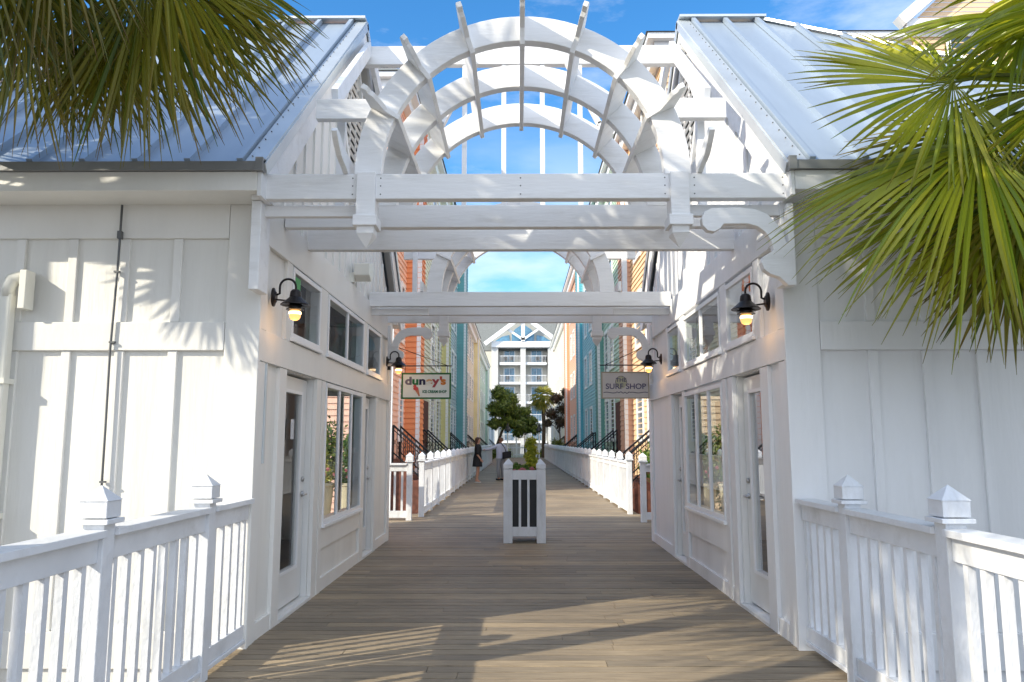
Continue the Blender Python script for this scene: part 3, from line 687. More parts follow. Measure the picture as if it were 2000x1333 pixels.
m = MB(); m.prism([(-1.60,2.29),(-1.535,2.19),(-1.52,2.20),(-1.545,2.315)], lambda a,b:(a,SY-.02,b), lambda a,b:(a,SY-.017,b)); cone = m.build('cone_picture', flat('sign_ink',(.55,.20,.10,1)), t)
m = MB()
for cx_, cz_, r_ in ((-1.60,2.345,.026),(-1.575,2.31,.03),(-1.60,2.31,.024)):
    m.prism([(cx_+r_*math.cos(a*.6283), cz_+r_*math.sin(a*.6283)) for a in range(10)], lambda a,b:(a,SY-.024+.0006*len(m.v)/20,b), lambda a,b:(a,SY-.016,b))
m.build('scoops_picture', flat('sign_ink',(.60,.07,.07,1)), cone)
m = MB(); m.tube([(-1.99,SY,2.665),(-1.03,SY,2.665)], .009, 8); m.tube([(-1.99,SY,3.0),(-1.10,SY,2.67)], .006, 6); m.box(-2.03,-1.985,SY-.03,SY+.03,2.6,2.73); m.build('bracket_arm', M['black'], t)
m = MB()
for x_ in (-1.76, -1.10): m.tube([(x_,SY,2.665),(x_,SY,2.545)], .005, 6)
split_build(m, 'hook', M['black'], t)
t = thing('hanging_sign', 'taupe surf shop sign with slate blue letters and a pale disc', 'sign', (1.66, SY, 2.15))
m = MB(); m.box(1.30, 2.02, SY-.015, SY+.015, 2.165, 2.56); m.build('sign_panel', flat('sign_taupe', (.56,.54,.52,1)), t)
m = MB()
for q in ((1.29,2.03,2.155,2.172),(1.29,2.03,2.553,2.57),(1.29,1.307,2.172,2.553),(2.013,2.03,2.172,2.553)): m.box(q[0],q[1],SY-.02,SY+.02,q[2],q[3])
m.build('border', flat('sign_tan', (.34,.30,.22,1)), t)
m = MB(); n = 24; ring = [(1.595+.085*math.cos(2*math.pi*k/n), 2.405+.095*math.sin(2*math.pi*k/n)) for k in range(n)]
m.prism(ring, lambda a,b:(a,SY-.017,b), lambda a,b:(a,SY-.0155,b)); m.build('disc_picture', flat('sign_ink', (.42,.43,.30,1)), t)
m = MB(); 
for k in range(n//2+2):
    a0 = math.pi*(-.05)+math.pi*1.1*k/(n//2+2); a1 = math.pi*(-.05)+math.pi*1.1*(k+1)/(n//2+2); m.beam((1.595+.088*math.cos(a0),SY-.018,2.405+.098*math.sin(a0)),(1.595+.088*math.cos(a1),SY-.018,2.405+.098*math.sin(a1)),.003,.006)
pts = [(1.32+.685*k/40, 2.248+.006*math.sin(k*.55)+(.010*math.sin(k*1.7) if 10 < k < 24 else 0)) for k in range(41)]
for a, b in zip(pts[:-1], pts[1:]): m.beam((a[0],SY-.0185,a[1]),(b[0],SY-.0185,b[1]),.004,.010)
m.build('wave_line', flat('sign_ink', (.06,.06,.12,1)), t)
ink = flat('sign_ink', (.085,.08,.17,1))
textobj('THE', .085, (1.595, SY-.0185, 2.44), t, ink, bold=.001, sx=1.05)
textobj('SURF SHOP', .118, (1.665, SY-.0185, 2.34), t, ink, bold=.0015, sx=1.05)
m = MB(); m.tube([(2.06,SY,2.675),(1.27,SY,2.675)], .009, 8); m.tube([(2.05,SY,3.0),(1.36,SY,2.68)], .006, 6); m.box(2.035,2.08,SY-.03,SY+.03,2.6,2.74); m.build('bracket_arm', M['black'], t)
m = MB()
for x_ in (1.36, 1.96): m.tube([(x_,SY,2.675),(x_,SY,2.56)], .005, 6)
split_build(m, 'hook', M['black'], t)

# ------------------------------------------------------------------ railings
def railing(p0, p1, posts, label, group=None, zb=0.0, first_n=100, ends=True, spacing=.138, capz=1.13):
    p0, p1 = Vector((*p0, 0)), Vector((*p1, 0)); d_ = (p1-p0); L = d_.length; d_.normalize(); n = Vector((-d_.y, d_.x, 0)); up = Vector((0,0,1))
    t = thing('railing', label, 'railing', tuple((p0+p1)/2), group)
    S = [0] + list(posts) + [L] if ends else list(posts)
    for q in posts:
        c = p0 + d_*q; m = MB()
        m.obox(c+up*(capz+zb-.05)/2, d_, n, up, .052, .052, (capz-zb-.05)/2+.03)
        ps = m.build('post', M['rail'], t, bevel=.004)
        m = MB(); m.obox(c+up*(capz-.012), d_, n, up, .082, .082, .012)
        m.obox(c+up*(capz+.045), d_, n, up, .068, .068, .040)
        i = len(m.v); zc = capz+.085
        for a, b in ((-1,-1),(1,-1),(1,1),(-1,1)): m.v.append(tuple(c + d_*.074*a + n*.074*b + up*zc))
        m.v.append(tuple(c + up*(zc+.075)))
        for k in range(4): m.f.append((i+k, i+(k+1) % 4, i+4)); m.uv.append((.5,.5))
        m.f.append((i+3,i+2,i+1,i)); m.uv.append((.5,.5))
        m.build('post_cap', M['rail'], ps, bevel=.003)
    segs = [(a, b) for a, b in zip(S[:-1], S[1:]) if b-a > .08]
    for a, b in segs:
        aa = a + (.053 if a in posts else 0); bb = b - (.053 if b in posts else 0); c = p0 + d_*(aa+bb)/2; h = (bb-aa)/2
        m = MB(); m.obox(c+up*1.062, d_, n, up, h, .072, .018); m.obox(c+up*.985, d_, n, up, h, .03, .058); m.build('top_rail', M['rail'], t, bevel=.003)
        m = MB(); m.obox(c+up*(.125+zb), d_, n, up, h, .03, .05); m.obox(c+up*(.06+zb), d_, n, up, h, .045, .014); m.build('bottom_rail', M['rail'], t, bevel=.003)
    bal = []
    for a, b in segs:
        k = max(1, round((b-a)/spacing)); 
        for q in range(1, k): bal.append(a+(b-a)*q/k)
        if a == 0 and a not in posts: bal.append(.03)
    bal.sort(); 
    near = sorted(bal, key=lambda q: (p0+d_*q).y)[:first_n]; rest = [q for q in bal if q not in near]
    for q in near:
        m = MB(); m.obox(p0+d_*q+up*(.552+zb/2), d_, n, up, .019, .019, .376-zb/2); m.build('baluster', M['rail'], t)
    if rest:
        m = MB()
        for q in rest: m.obox(p0+d_*q+up*.552, d_, n, up, .019, .019, .376)
        o = m.build('balusters', M['rail'], t); o['kind'] = 'stuff'
railing((-2.03, 5.80), (-2.03, .6), [.74, 2.01, 3.28, 4.55], 'white railing running from the left cottage corner towards the camera', ends=True)
railing((2.12, 5.80), (2.12, .6), [.77, 1.93, 3.15, 4.4], 'white railing running from the right cottage corner towards the camera', ends=True)
railing((-3.0, 15.05), (-2.05, 15.05), [.05, .90], 'short white railing behind the left cottage, across the gap', spacing=.15, ends=False)
railing((2.30, 14.75), (3.2, 14.75), [.06, .86], 'short white railing behind the right cottage, across the gap', spacing=.15, ends=False)
railing((-1.95, 15.7), (-1.88, 55.0), [.05+1.5*k for k in range(27)], 'long white railing along the left of the walkway with pointed posts', spacing=.15)
railing((2.33, 16.3), (2.33, 68.0), [.05+1.5*k for k in range(35)], 'long white railing along the right of the walkway with pointed posts', spacing=.15)

# ------------------------------------------------------------------ foliage helpers
def leaves(mb, c, rad, n, size, seed=0, flat_=.0, shell=.35):
    rnd = random.Random(seed); c = Vector(c)
    for k in range(n):
        u = Vector((rnd.gauss(0,1), rnd.gauss(0,1), rnd.gauss(0,1))).normalized(); r = (shell + (1-shell)*rnd.random()**.6)
        lump = .75 + .5*noise.noise(u*2.2 + Vector((seed*3.1, 0, 0)))
        p = c + Vector((u.x*rad[0], u.y*rad[1], u.z*rad[2]))*r*lump
        a = Vector((rnd.gauss(0,1), rnd.gauss(0,1), rnd.gauss(0,1))).normalized(); b = a.cross(u+Vector((.01,.02,.03))).normalized()
        sz = size*rnd.uniform(.6, 1.3); cu = rnd.random()
        mb.face([p-a*sz, p-b*sz*.42, p+a*sz, p+b*sz*.42], (cu, rnd.random()*.5))
# planter box in the middle of the walkway
PX0, PX1, PY0, PY1 = -.22, .41, 11.67, 12.30
t = thing('planter_box', 'tall white slatted planter box in the middle of the walkway', 'planter', ((PX0+PX1)/2, (PY0+PY1)/2, 0))
w = .135
for x0 in (PX0, PX1-w):
    for y0 in (PY0, PY1-w):
        m = MB(); m.box(x0, x0+w, y0, y0+w, 0, 1.085); ps = m.build('corner_post', M['rail'], t, bevel=.005)
        m = MB(); m.box(x0-.004, x0+w+.004, y0-.004, y0+w+.004, 1.095, 1.155)
        i = len(m.v); e = .004; m.v += [(x0-e,y0-e,1.157),(x0+w+e,y0-e,1.157),(x0+w+e,y0+w+e,1.157),(x0-e,y0+w+e,1.157),(x0+w/2,y0+w/2,1.235)]
        for k in range(4): m.f.append((i+k, i+(k+1) % 4, i+4)); m.uv.append((.5,.5))
        m.build('post_cap', M['rail'], ps, bevel=.003)
for name, (z0, z1) in (('top_rail', (.93, 1.07)), ('bottom_rail', (.10, .235))):
    m = MB()
    for y0 in (PY0+.02, PY1-.06): m.box(PX0+w, PX1-w, y0, y0+.04, z0, z1)
    for x0 in (PX0+.02, PX1-.06): m.box(x0, x0+.04, PY0+w, PY1-w, z0, z1)
    split_build(m, name, M['rail'], t, bevel=.003)
for k in range(2):
    x = PX0+w+(PX1-PX0-2*w)*(k+1)/3-.02+(.0 if k else -.008)
    for y in (PY0+.03, PY1-.055):
        m = MB(); m.box(x, x+.036, y, y+.025, .235, .93); m.build('slat', M['rail'], t, bevel=.002)
m = MB(); m.box(PX0+.075, PX1-.075, PY0+.075, PY1-.075, .12, .99); m.build('inner_tub', M['black'], t)
m = MB(); m.box(PX0+.078, PX1-.078, PY0+.078, PY1-.078, .99, 1.0); m.build('soil', M['soil'], t)
m = MB(); cy = (PY0+PY1)/2
for k in range(9): leaves(m, (.20-.03*math.sin(k*2.0), cy, 1.06+.055*k), (.135-.005*k+.015*math.sin(k*1.7), .13-.006*k, .08), 330, .028, seed=k, shell=.2)
pl = m.build('topiary', M['leaflime']); tag(pl, 'yellow green upright shrub growing in the slatted planter box', 'plant')
m = MB()
leaves(m, (-.02, cy-.12, 1.08), (.13,.15,.11), 620, .03, 21); leaves(m, (.10, cy-.14, 1.07), (.13,.14,.09), 520, .028, 22); leaves(m, (.24, cy-.14, 1.05), (.10,.1,.07), 300, .024, 23)
fl = m.build('flowering_bedding', M['leafgreen']); tag(fl, 'low green bedding plants with pink blooms at the foot of the planter shrub', 'plant')
m = MB()
for k, (x, z) in enumerate(((.06,1.05),(.03,1.035),(.09,1.04),(.20,1.07),(.22,1.05),(-.06,1.03),(.13,1.02))): leaves(m, (x, cy-.27, z+.03), (.034,.03,.028), 50, .02, 60+k)
m.build('blooms', M['pink'], fl)

# potted plants behind the cottages
def potplant(x, y, label, tall, seed):
    t = thing('potted_plant', label, 'potted plant', (x, y, 0), 'cream pots behind the cottages')
    m = MB(); m.lathe([(.17,0),(.20,.05),(.235,.45),(.25,.60),(.265,.62),(.265,.67),(.235,.675),(.22,.64),(0,.63)], (x,y,0), 28); m.build('pot', M['pot'], t, smooth=False)
    m = MB()
    for k in range(int(tall/.09)): leaves(m, (x+.03*math.sin(k*1.9+seed), y, .78+.09*k), (.19*(1-.5*k/(tall/.09)),)*2+(.10,), 190, .045, seed+k, shell=.2)
    leaves(m, (x, y, .80), (.33,.30,.20), 800, .045, seed+40); m.build('foliage', M['leafgreen' if seed % 2 else 'leaflime'], t)
    m = MB(); rnd = random.Random(seed)
    for k in range(7): leaves(m, (x+rnd.uniform(-.24,.24), y-.30+rnd.uniform(-.05,.03), .84+rnd.uniform(-.05,.16)), (.035,.03,.035), 40, .025, seed+70+k)
    m.build('blooms', M['pink'], t)
potplant(-3.42, 15.7, 'cream pot with tall lime shrub behind the left cottage, nearer the passage', .95, 3)
potplant(-3.95, 15.6, 'cream pot with leafy shrub behind the left cottage, farther from the passage', .85, 4)
potplant(3.72, 15.7, 'cream pot with tall green shrub behind the right cottage, nearer the passage', .95, 5)
potplant(4.24, 15.5, 'cream pot with pink blooms behind the right cottage, farther from the passage', .5, 7)

def shrub(x, y, z, r, n, size, m_, label, seed, name='shrub'):
    t = thing(name, label, 'shrub', (x, y, -.49))
    m = MB(); leaves(m, (x, y, z), r, n, size, seed, shell=.3); m.build('foliage', M[m_], t)
    m = MB(); m.tube([(x,y,-.5),(x+.02,y,z-.1*r[2]),(x,y,z)], [.04,.03,.01], 6); m.build('stem', M['bark'], t)
shrub(3.05, 16.6, 1.05, (.55,.6,.62), 2600, .055, 'leafgreen', 'bright green shrub just behind the short right railing', 31)
shrub(-4.6, 17.4, 1.1, (1.15,.7,1.35), 3600, .075, 'leafdark', 'tall dark shrub behind the cream pots on the left', 41)
shrub(5.0, 17.6, 1.0, (1.2,.7,1.3), 3600, .075, 'leafdark', 'tall dark shrub behind the cream pots on the right', 42)
shrub(2.95, 58, .95, (.75,.75,.95), 1600, .09, 'leafdark', 'rounded dark green bush at the far right of the walkway', 33, 'bush')
for k, (x, y, h, lab) in enumerate(((3.3, 50, .75, 'third low dark shrub beside the far right railing, the farthest'), (3.25, 44, .7, 'second low dark shrub beside the far right railing'), (3.2, 38.5, .6, 'first low dark shrub beside the far right railing, the nearest'))):
    shrub(x, y, .6, (.5,1.3,h), 1200, .08, 'leafred', lab, 35+k)

# ------------------------------------------------------------------ fan palms
def blade(mb, base, dirv, nrm, L, wmax, droop, rnd, fuse, cu, st=9):
    side = dirv.cross(nrm).normalized(); prev = None; col_u = cu
    curl = rnd.uniform(-.06, .06)
    for k in range(st+1):
        f_ = k/st
        p = base + dirv*(L*f_) + Vector((0,0,-1))*(droop*L*f_**2.4) + side*(curl*L*f_**2)
        if f_ < fuse: w_ = wmax*(f_/fuse)
        else: w_ = wmax*(1-((f_-fuse)/(1-fuse))**1.5)
        w_ = max(w_, .0012); q = (p - side*w_, p + nrm*w_*.85, p + side*w_, f_)
        if prev:
            uv = [(col_u, prev[3])]*2 + [(col_u, f_)]*2
            mb.face([prev[0], prev[1], q[1], q[0]], [(col_u,prev[3]),(col_u,prev[3]),(col_u,f_),(col_u,f_)])
            mb.face([prev[1], prev[2], q[2], q[1]], [(col_u,prev[3]),(col_u,prev[3]),(col_u,f_),(col_u,f_)])
        prev = q
def fan_leaf(hub, axis, nrm, L, spread=105, n=44, droop=.25, seed=0, crown=None, mname='frond', parent=None, cup=.18, yell=.5, st=9, dead=.12):
    rnd = random.Random(seed); mb = MB(); hub = Vector(hub); ax = Vector(axis).normalized(); nr = Vector(nrm); nr = (nr - ax*nr.dot(ax)).normalized(); sd = nr.cross(ax)
    dA = R(spread)*2/n
    for k in range(n):
        a = -R(spread) + dA*(k+.5) + rnd.uniform(-.012,.012)
        dv = (ax*math.cos(a) + sd*math.sin(a) + nr*(-cup*abs(math.sin(a)) + rnd.uniform(-.035,.035))).normalized()
        Lk = L*(.72+.28*math.cos(a*.75))*rnd.uniform(.93,1.05); fuse = rnd.uniform(.44,.56)
        wm = math.tan(dA/2)*Lk*fuse*1.02
        cu = min(1, max(0, rnd.gauss(yell, .22)))
        blade(mb, hub - nr*.012*(k % 2), dv, nr, Lk, min(wm,.042), droop*rnd.uniform(.6,1.5), rnd, fuse, cu, st)
    o = mb.build('frond', M[mname], parent)
    if crown is not None:
        c = Vector(crown); mid = (c+hub)/2 + Vector((0,0,.12*(c-hub).length)); m = MB()
        m.tube([c, c.lerp(mid,.6)+Vector((0,0,.02)), mid, mid.lerp(hub,.55)+Vector((0,0,.03)), hub, hub+ax*.10*L], [.022,.017,.014,.012,.010,.004], 6)
        m.build('petiole', M['petiole'], o, smooth=True)
    return o
M['petiole'] = mat('petiole', (.16,.20,.04,1), .4, bump=0, var=.1)
def palm_trunk(parent, x, y, ztop, r=.15, z0=-.5):
    m = MB(); rnd = random.Random(int(x*100)); pts = []; rs = []
    n = 26
    for k in range(n+1):
        f_ = k/n; pts.append((x+.03*math.sin(f_*3), y+.03*math.cos(f_*4), z0+(ztop-z0)*f_)); rs.append(r*(1.18-.18*min(1,f_*4))*(1+.05*(k % 2)))
    m.tube(pts, rs, 14); m.build('trunk', M['ptrunk'], parent)
    m = MB()
    for k in range(60):    # old leaf bases
        a = k*2.4; z = ztop-1.1+1.1*k/60; p = Vector((x+math.cos(a)*r*.95, y+math.sin(a)*r*.95, z)); o_ = Vector((math.cos(a), math.sin(a), .9)).normalized()
        m.beam(p, p+o_*.22, .055, .02, up=(-math.sin(a)*0+.01, .0, 1))
    m.build('leaf_bases', M['ptrunk'], parent)
def random_crown(t, x, y, z, n, seed, L=1.0, pet=.9, mname='frond2', skip=None, st=7, nseg=36, el=(-12, 72)):
    rnd = random.Random(seed)
    for k in range(n):
        az = k*2.39996 + rnd.uniform(-.2,.2); e = R(el[0] + (el[1]-el[0])*((k+.5)/n)) ; 
        dv = Vector((math.cos(az)*math.cos(e), math.sin(az)*math.cos(e), math.sin(e)))
        hub = Vector((x,y,z)) + dv*pet*rnd.uniform(.85,1.15)
        if skip and skip(hub, dv): continue
        ax = (dv + Vector((0,0,-.45))).normalized(); nr = Vector((-dv.x*.4, -dv.y*.4, 1))
        fan_leaf(hub, ax, nr, L*rnd.uniform(.9,1.1), 100, nseg, rnd.uniform(.2,.45), seed*100+k, (x,y,z-.1), mname, t, st=st)

# right palm, fronds reach into the picture from the right
RPX, RPY, RPZ = 3.95, 4.75, 3.55
t = thing('fan_palm', 'fan palm at the right whose yellow green fronds overhang the right roof', 'palm tree', (RPX, RPY, -.5), 'fan palms around the passage mouth')
palm_trunk(t, RPX, RPY, RPZ)
cr = (RPX, RPY, RPZ+.05)
fan_leaf((2.74,4.6,3.74), (-1,-.12,-.06), (.10,-.85,.5), 1.02, 118, 58, .10, 11, cr, 'frond', t, cup=.10, yell=.55, dead=.2)
fan_leaf((2.80,4.5,3.30), (-.9,-.10,-.36), (-.20,-.6,.78), 1.30, 88, 56, .22, 12, cr, 'frond', t, cup=.25, yell=.45)
fan_leaf((2.95,4.62,3.28), (-.30,-.10,-1), (-.3,-.9,.1), .96, 80, 50, .08, 13, cr, 'frond', t, cup=.2, yell=.4)
fan_leaf((2.95,4.75,3.10), (-.8,-.1,-.6), (-.4,-.8,.5), 1.12, 80, 52, .12, 18, cr, 'frond', t, cup=.25, yell=.5)
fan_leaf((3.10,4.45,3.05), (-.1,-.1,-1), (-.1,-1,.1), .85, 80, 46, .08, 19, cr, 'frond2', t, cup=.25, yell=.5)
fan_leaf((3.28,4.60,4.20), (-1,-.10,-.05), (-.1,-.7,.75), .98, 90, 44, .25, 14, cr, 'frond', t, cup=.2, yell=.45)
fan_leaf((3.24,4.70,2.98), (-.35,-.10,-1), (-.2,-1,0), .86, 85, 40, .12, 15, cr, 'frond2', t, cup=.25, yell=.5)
fan_leaf((2.80,4.72,3.62), (-.12,-.05,-1), (-.8,-.6,.1), .62, 50, 30, .05, 16, cr, 'frond', t, cup=.5, yell=.35)
fan_leaf((3.05,4.9,3.55), (-.8,0,-.5), (-.3,-.8,.5), .95, 95, 48, .12, 81, cr, 'frond2', t, cup=.2, yell=.5)
fan_leaf((3.35,4.9,3.25), (-.5,0,-.9), (-.3,-.9,.3), 1.0, 95, 48, .12, 82, cr, 'frond2', t, cup=.2, yell=.5)
fan_leaf((3.15,4.8,2.75), (-.3,0,-1), (-.2,-1,.2), .72, 95, 44, .10, 83, cr, 'frond2', t, cup=.2, yell=.5)
fan_leaf((3.45,4.7,3.75), (-.9,0,.25), (0,-.8,.6), .95, 95, 44, .2, 84, cr, 'frond', t, cup=.2, yell=.5)
fan_leaf((3.25,4.3,3.55), (-.10,-.3,-1), (-.1,-1,.1), .70, 70, 34, .1, 17, cr, 'frond', t, cup=.3, yell=.5)
random_crown(t, RPX, RPY, RPZ+.05, 26, 5, 1.0, .95, 'frond', skip=lambda h, d_: h.x - .655*h.y < .45)

# left palm
LPX, LPY, LPZ = -3.60, 3.75, 4.55
t = thing('fan_palm', 'fan palm at the left whose dark hanging fronds cover the left roof', 'palm tree', (LPX, LPY, -.5), 'fan palms around the passage mouth')
palm_trunk(t, LPX, LPY, LPZ, .16)
cr = (LPX, LPY, LPZ)
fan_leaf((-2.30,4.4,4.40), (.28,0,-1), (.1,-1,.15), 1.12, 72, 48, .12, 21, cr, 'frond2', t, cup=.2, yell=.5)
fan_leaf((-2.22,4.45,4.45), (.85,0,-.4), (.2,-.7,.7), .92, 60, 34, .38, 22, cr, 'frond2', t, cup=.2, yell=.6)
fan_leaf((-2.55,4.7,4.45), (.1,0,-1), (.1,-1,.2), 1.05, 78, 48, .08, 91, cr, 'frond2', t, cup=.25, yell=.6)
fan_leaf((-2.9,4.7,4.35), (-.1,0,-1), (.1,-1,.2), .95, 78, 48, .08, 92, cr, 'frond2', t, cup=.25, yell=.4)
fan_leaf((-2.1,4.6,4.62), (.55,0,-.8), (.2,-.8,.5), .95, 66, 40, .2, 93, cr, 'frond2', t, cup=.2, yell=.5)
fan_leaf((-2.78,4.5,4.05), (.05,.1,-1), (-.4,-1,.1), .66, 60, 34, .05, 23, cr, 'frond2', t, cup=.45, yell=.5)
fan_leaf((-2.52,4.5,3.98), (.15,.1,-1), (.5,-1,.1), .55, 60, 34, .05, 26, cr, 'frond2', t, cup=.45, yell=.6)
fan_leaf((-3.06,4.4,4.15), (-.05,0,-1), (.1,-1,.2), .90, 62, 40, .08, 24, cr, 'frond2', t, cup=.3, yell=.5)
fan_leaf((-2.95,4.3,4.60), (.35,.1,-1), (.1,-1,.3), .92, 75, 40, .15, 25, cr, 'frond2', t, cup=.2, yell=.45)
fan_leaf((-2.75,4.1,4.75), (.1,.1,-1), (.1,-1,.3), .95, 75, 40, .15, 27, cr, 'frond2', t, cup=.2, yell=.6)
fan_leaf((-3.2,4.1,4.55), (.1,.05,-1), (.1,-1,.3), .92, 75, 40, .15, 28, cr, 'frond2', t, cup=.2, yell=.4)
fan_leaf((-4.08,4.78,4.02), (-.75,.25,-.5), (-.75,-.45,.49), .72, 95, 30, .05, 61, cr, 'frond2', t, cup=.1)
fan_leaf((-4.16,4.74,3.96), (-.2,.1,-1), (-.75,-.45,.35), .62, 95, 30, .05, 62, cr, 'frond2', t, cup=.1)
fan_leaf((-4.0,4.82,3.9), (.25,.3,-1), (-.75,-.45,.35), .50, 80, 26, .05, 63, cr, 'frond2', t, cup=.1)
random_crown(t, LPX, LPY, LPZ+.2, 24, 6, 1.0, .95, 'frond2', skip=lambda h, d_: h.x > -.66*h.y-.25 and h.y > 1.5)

# palms behind the camera; their crowns shade the right cottage and the pergola
for k, (x, y, z, n, sd, lab) in enumerate(((-5.45, 2.64, 6.6, 15, 8, 'tall fan palm left of the near railing, shading the pergola'), (-3.0, 1.9, 5.2, 34, 9, 'fan palm beside the left railing near the camera, shading the right cottage'), (-2.6, 1.2, 6.0, 34, 13, 'fan palm standing right beside the camera on its left'), (-4.3, 1.7, 5.3, 30, 14, 'fan palm second in from the left railing near the camera'), (-6.6, 4.3, 6.4, 22, 10, 'fan palm out in front of the left cottage, its shade on the roof'))):
    t = thing('fan_palm', lab, 'palm tree', (x, y, -.5), 'fan palms around the passage mouth')
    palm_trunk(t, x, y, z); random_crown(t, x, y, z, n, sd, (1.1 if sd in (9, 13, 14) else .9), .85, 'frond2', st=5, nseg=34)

# ------------------------------------------------------------------ town houses
def clap(mb, axis, pos, nrm, a0, a1, z0, z1, e=.17):
    P = (lambda a, z, q: (q, a, z)) if axis == 'x' else (lambda a, z, q: (a, q, z))
    z = z0
    while z < z1-.001:
        zz = min(z+e, z1); lo = pos+nrm*.032; hi = pos+nrm*.002
        mb.face([P(a0,z,lo), P(a1,z,lo), P(a1,zz,hi), P(a0,zz,hi)]); mb.face([P(a0,z,pos), P(a1,z,pos), P(a1,z,lo), P(a0,z,lo)]); z = zz
def hwin(parent, axis, pos, nrm, a, b, z0, z1):
    P = (lambda a_, z, q: (q, a_, z)) if axis == 'x' else (lambda a_, z, q: (a_, q, z))
    def bx(m, a0, a1, z0_, z1_, q0, q1):
        p, q = P(a0, z0_, pos+nrm*q0), P(a1, z1_, pos+nrm*q1); m.box(p[0],q[0],p[1],q[1],p[2],q[2])
    m = MB(); f = .11
    bx(m,a,b,z0-.06,z0+f*.6,0,.07); bx(m,a,b,z1-f,z1+.04,0,.07); bx(m,a,a+f,z0+f*.6,z1-f,0,.06); bx(m,b-f,b,z0+f*.6,z1-f,0,.06)
    bx(m,a+f,b-f,(z0+z1)/2-.03,(z0+z1)/2+.03,0,.045)
    w_ = m.build('window', M['vinyl'], parent)
    m = MB(); bx(m,a+f,b-f,z0+f*.6,z1-f,.02,.026); m.build('pane', M['winglass'], w_)
def siding(name, h, k=1.0): return mat(name, hexc(h, k), .6, var=.06, vscale=1.5, bump=0)
def house(s, name_label, y0, y1, xm, xb, ybay, top, cm, cb, stairs_y, nwin=2, front=False, brick=None, gable=None, winstart=None):
    X = s*xm; XB = s*xb; out = s*20.0
    mm, mbm = siding('house_siding', cm), siding('house_siding', cb)
    t = thing('town_house', name_label, 'house', (X, y0, -.5), 'pastel town houses along the walkway')
    m = MB(); clap(m, 'x', X, -s, y0, y1, -.5, top); clap(m, 'y', y0, -1, min(X,out), max(X,out), -.5, top)
    m.face([(X,y1,-.5),(out,y1,-.5),(out,y1,top),(X,y1,top)]); m.face([(out,y0,-.5),(out,y1,-.5),(out,y1,top),(out,y0,top)])
    m.build('wall', mm, t)
    m = MB(); clap(m, 'y', ybay, -1, min(X,XB), max(X,XB), -.5, top); clap(m, 'x', XB, -s, ybay, y1, -.5, top)
    m.face([(XB,y1,-.5),(X,y1,-.5),(X,y1,top),(XB,y1,top)]); bay = m.build('bay', mbm, t)
    m = MB(); m.box(XB-s*.02, XB+s*.10, ybay-.03, ybay+.10, -.5, top); m.box(X-s*.03, X+s*.08, y0-.03, y0+.09, -.5, top); split_build(m, 'corner_board', M['vinyl'], t)
    m = MB(); m.box(X-s*.45, out, y0-.45, y1+.0, top, top+.16); m.box(X-s*.25, out, y0-.25, y1-.02, top-.38, top-.002)
    split_build(m, 'cornice', M['vinyl'], t)
    m = MB(); i = 0; xi = s*12; 
    v = [(X-s*.5,y0-.5,top+.162),(out,y0-.5,top+.162),(out,y1,top+.162),(X-s*.5,y1,top+.162)]; rz = top+1.5; ym = (y0+y1)/2
    r0, r1 = (X+s*2, ym, rz), (out, ym, rz)
    m.face([v[0],v[1],r1,r0]); m.face([v[2],v[3],r0,r1]); m.face([v[3],v[0],r0]); m.face([v[1],v[2],r1]); m.build('roof', M['asph'], t)
    ws = winstart if winstart else y0+ (ybay-y0)*.45
    gap = (ybay-.3-ws)/nwin
    for zf in (1.55, 4.5, 7.4, 10.1):
        if zf+1.7 > top-.3: continue
        for k in range(nwin):
            a = ws + gap*k + .1; hwin(t, 'x', X, -s, a, a+min(gap-.3, 1.3), zf, zf+1.75)
    if front:
        for zf in (4.5, 7.4, 10.1):
            for k in range(5): 
                a = X + s*(1.0+3.0*k); hwin(t, 'y', y0, -1, min(a,a+s*1.1), max(a,a+s*1.1), zf, zf+1.75)
    if brick:
        m = MB(); m.box(X-s*.05, X, brick[0], brick[1], -.5, 3.0); m.build('brick_entry', M['brick'], t)
    # stoop with steps towards the walkway
    sy = stairs_y; st = MB(); xe = s*2.45 if s < 0 else s*2.75; n = 7; zt = 1.0
    for k in range(n):
        xa = X + (xe-X)*k/n; xb_ = X + (xe-X)*(k+1)/n; st.box(xa, xb_, sy, sy+1.3, -.5, zt*(1-k/n))
    sp = st.build('front_steps', M['brick'], t)
    for yy in (sy+.03, sy+1.27):
        m = MB()
        a = Vector((X-s*.05, yy, zt+.95)); b = Vector((xe, yy, 1.02)); m.beam(a, b, .05, .05); m.beam(a-Vector((0,0,.75)), b-Vector((0,0,.75)), .035, .035)
        m.beam(a-Vector((0,0,.12)), b-Vector((0,0,.12)), .025, .025)
        for k in range(10):
            p = a.lerp(b, k/9.0); m.beam(p, p-Vector((0,0,.82 if k not in (0,9) else 1.05)), .018 if k not in (0,9) else .06, .018 if k not in (0,9) else .06, up=(0,1,0))
            if k < 9:
                q = a.lerp(b, (k+.5)/9)-Vector((0,0,.42)); m.beam(q+Vector((-.04,0,.09)), q+Vector((.04,0,-.09)), .012, .012, up=(0,1,0)); m.beam(q+Vector((.04,0,.09)), q+Vector((-.04,0,-.09)), .012, .012, up=(0,1,0))
        m.beam(b+Vector((0,0,.0)), b-Vector((0,0,1.05)), .07, .07, up=(0,1,0)); m.lathe([(.05,0),(.06,.05),(.0,.1)], (b.x, yy, 1.04), 8)
        m.build('stair_railing', M['black'], sp)
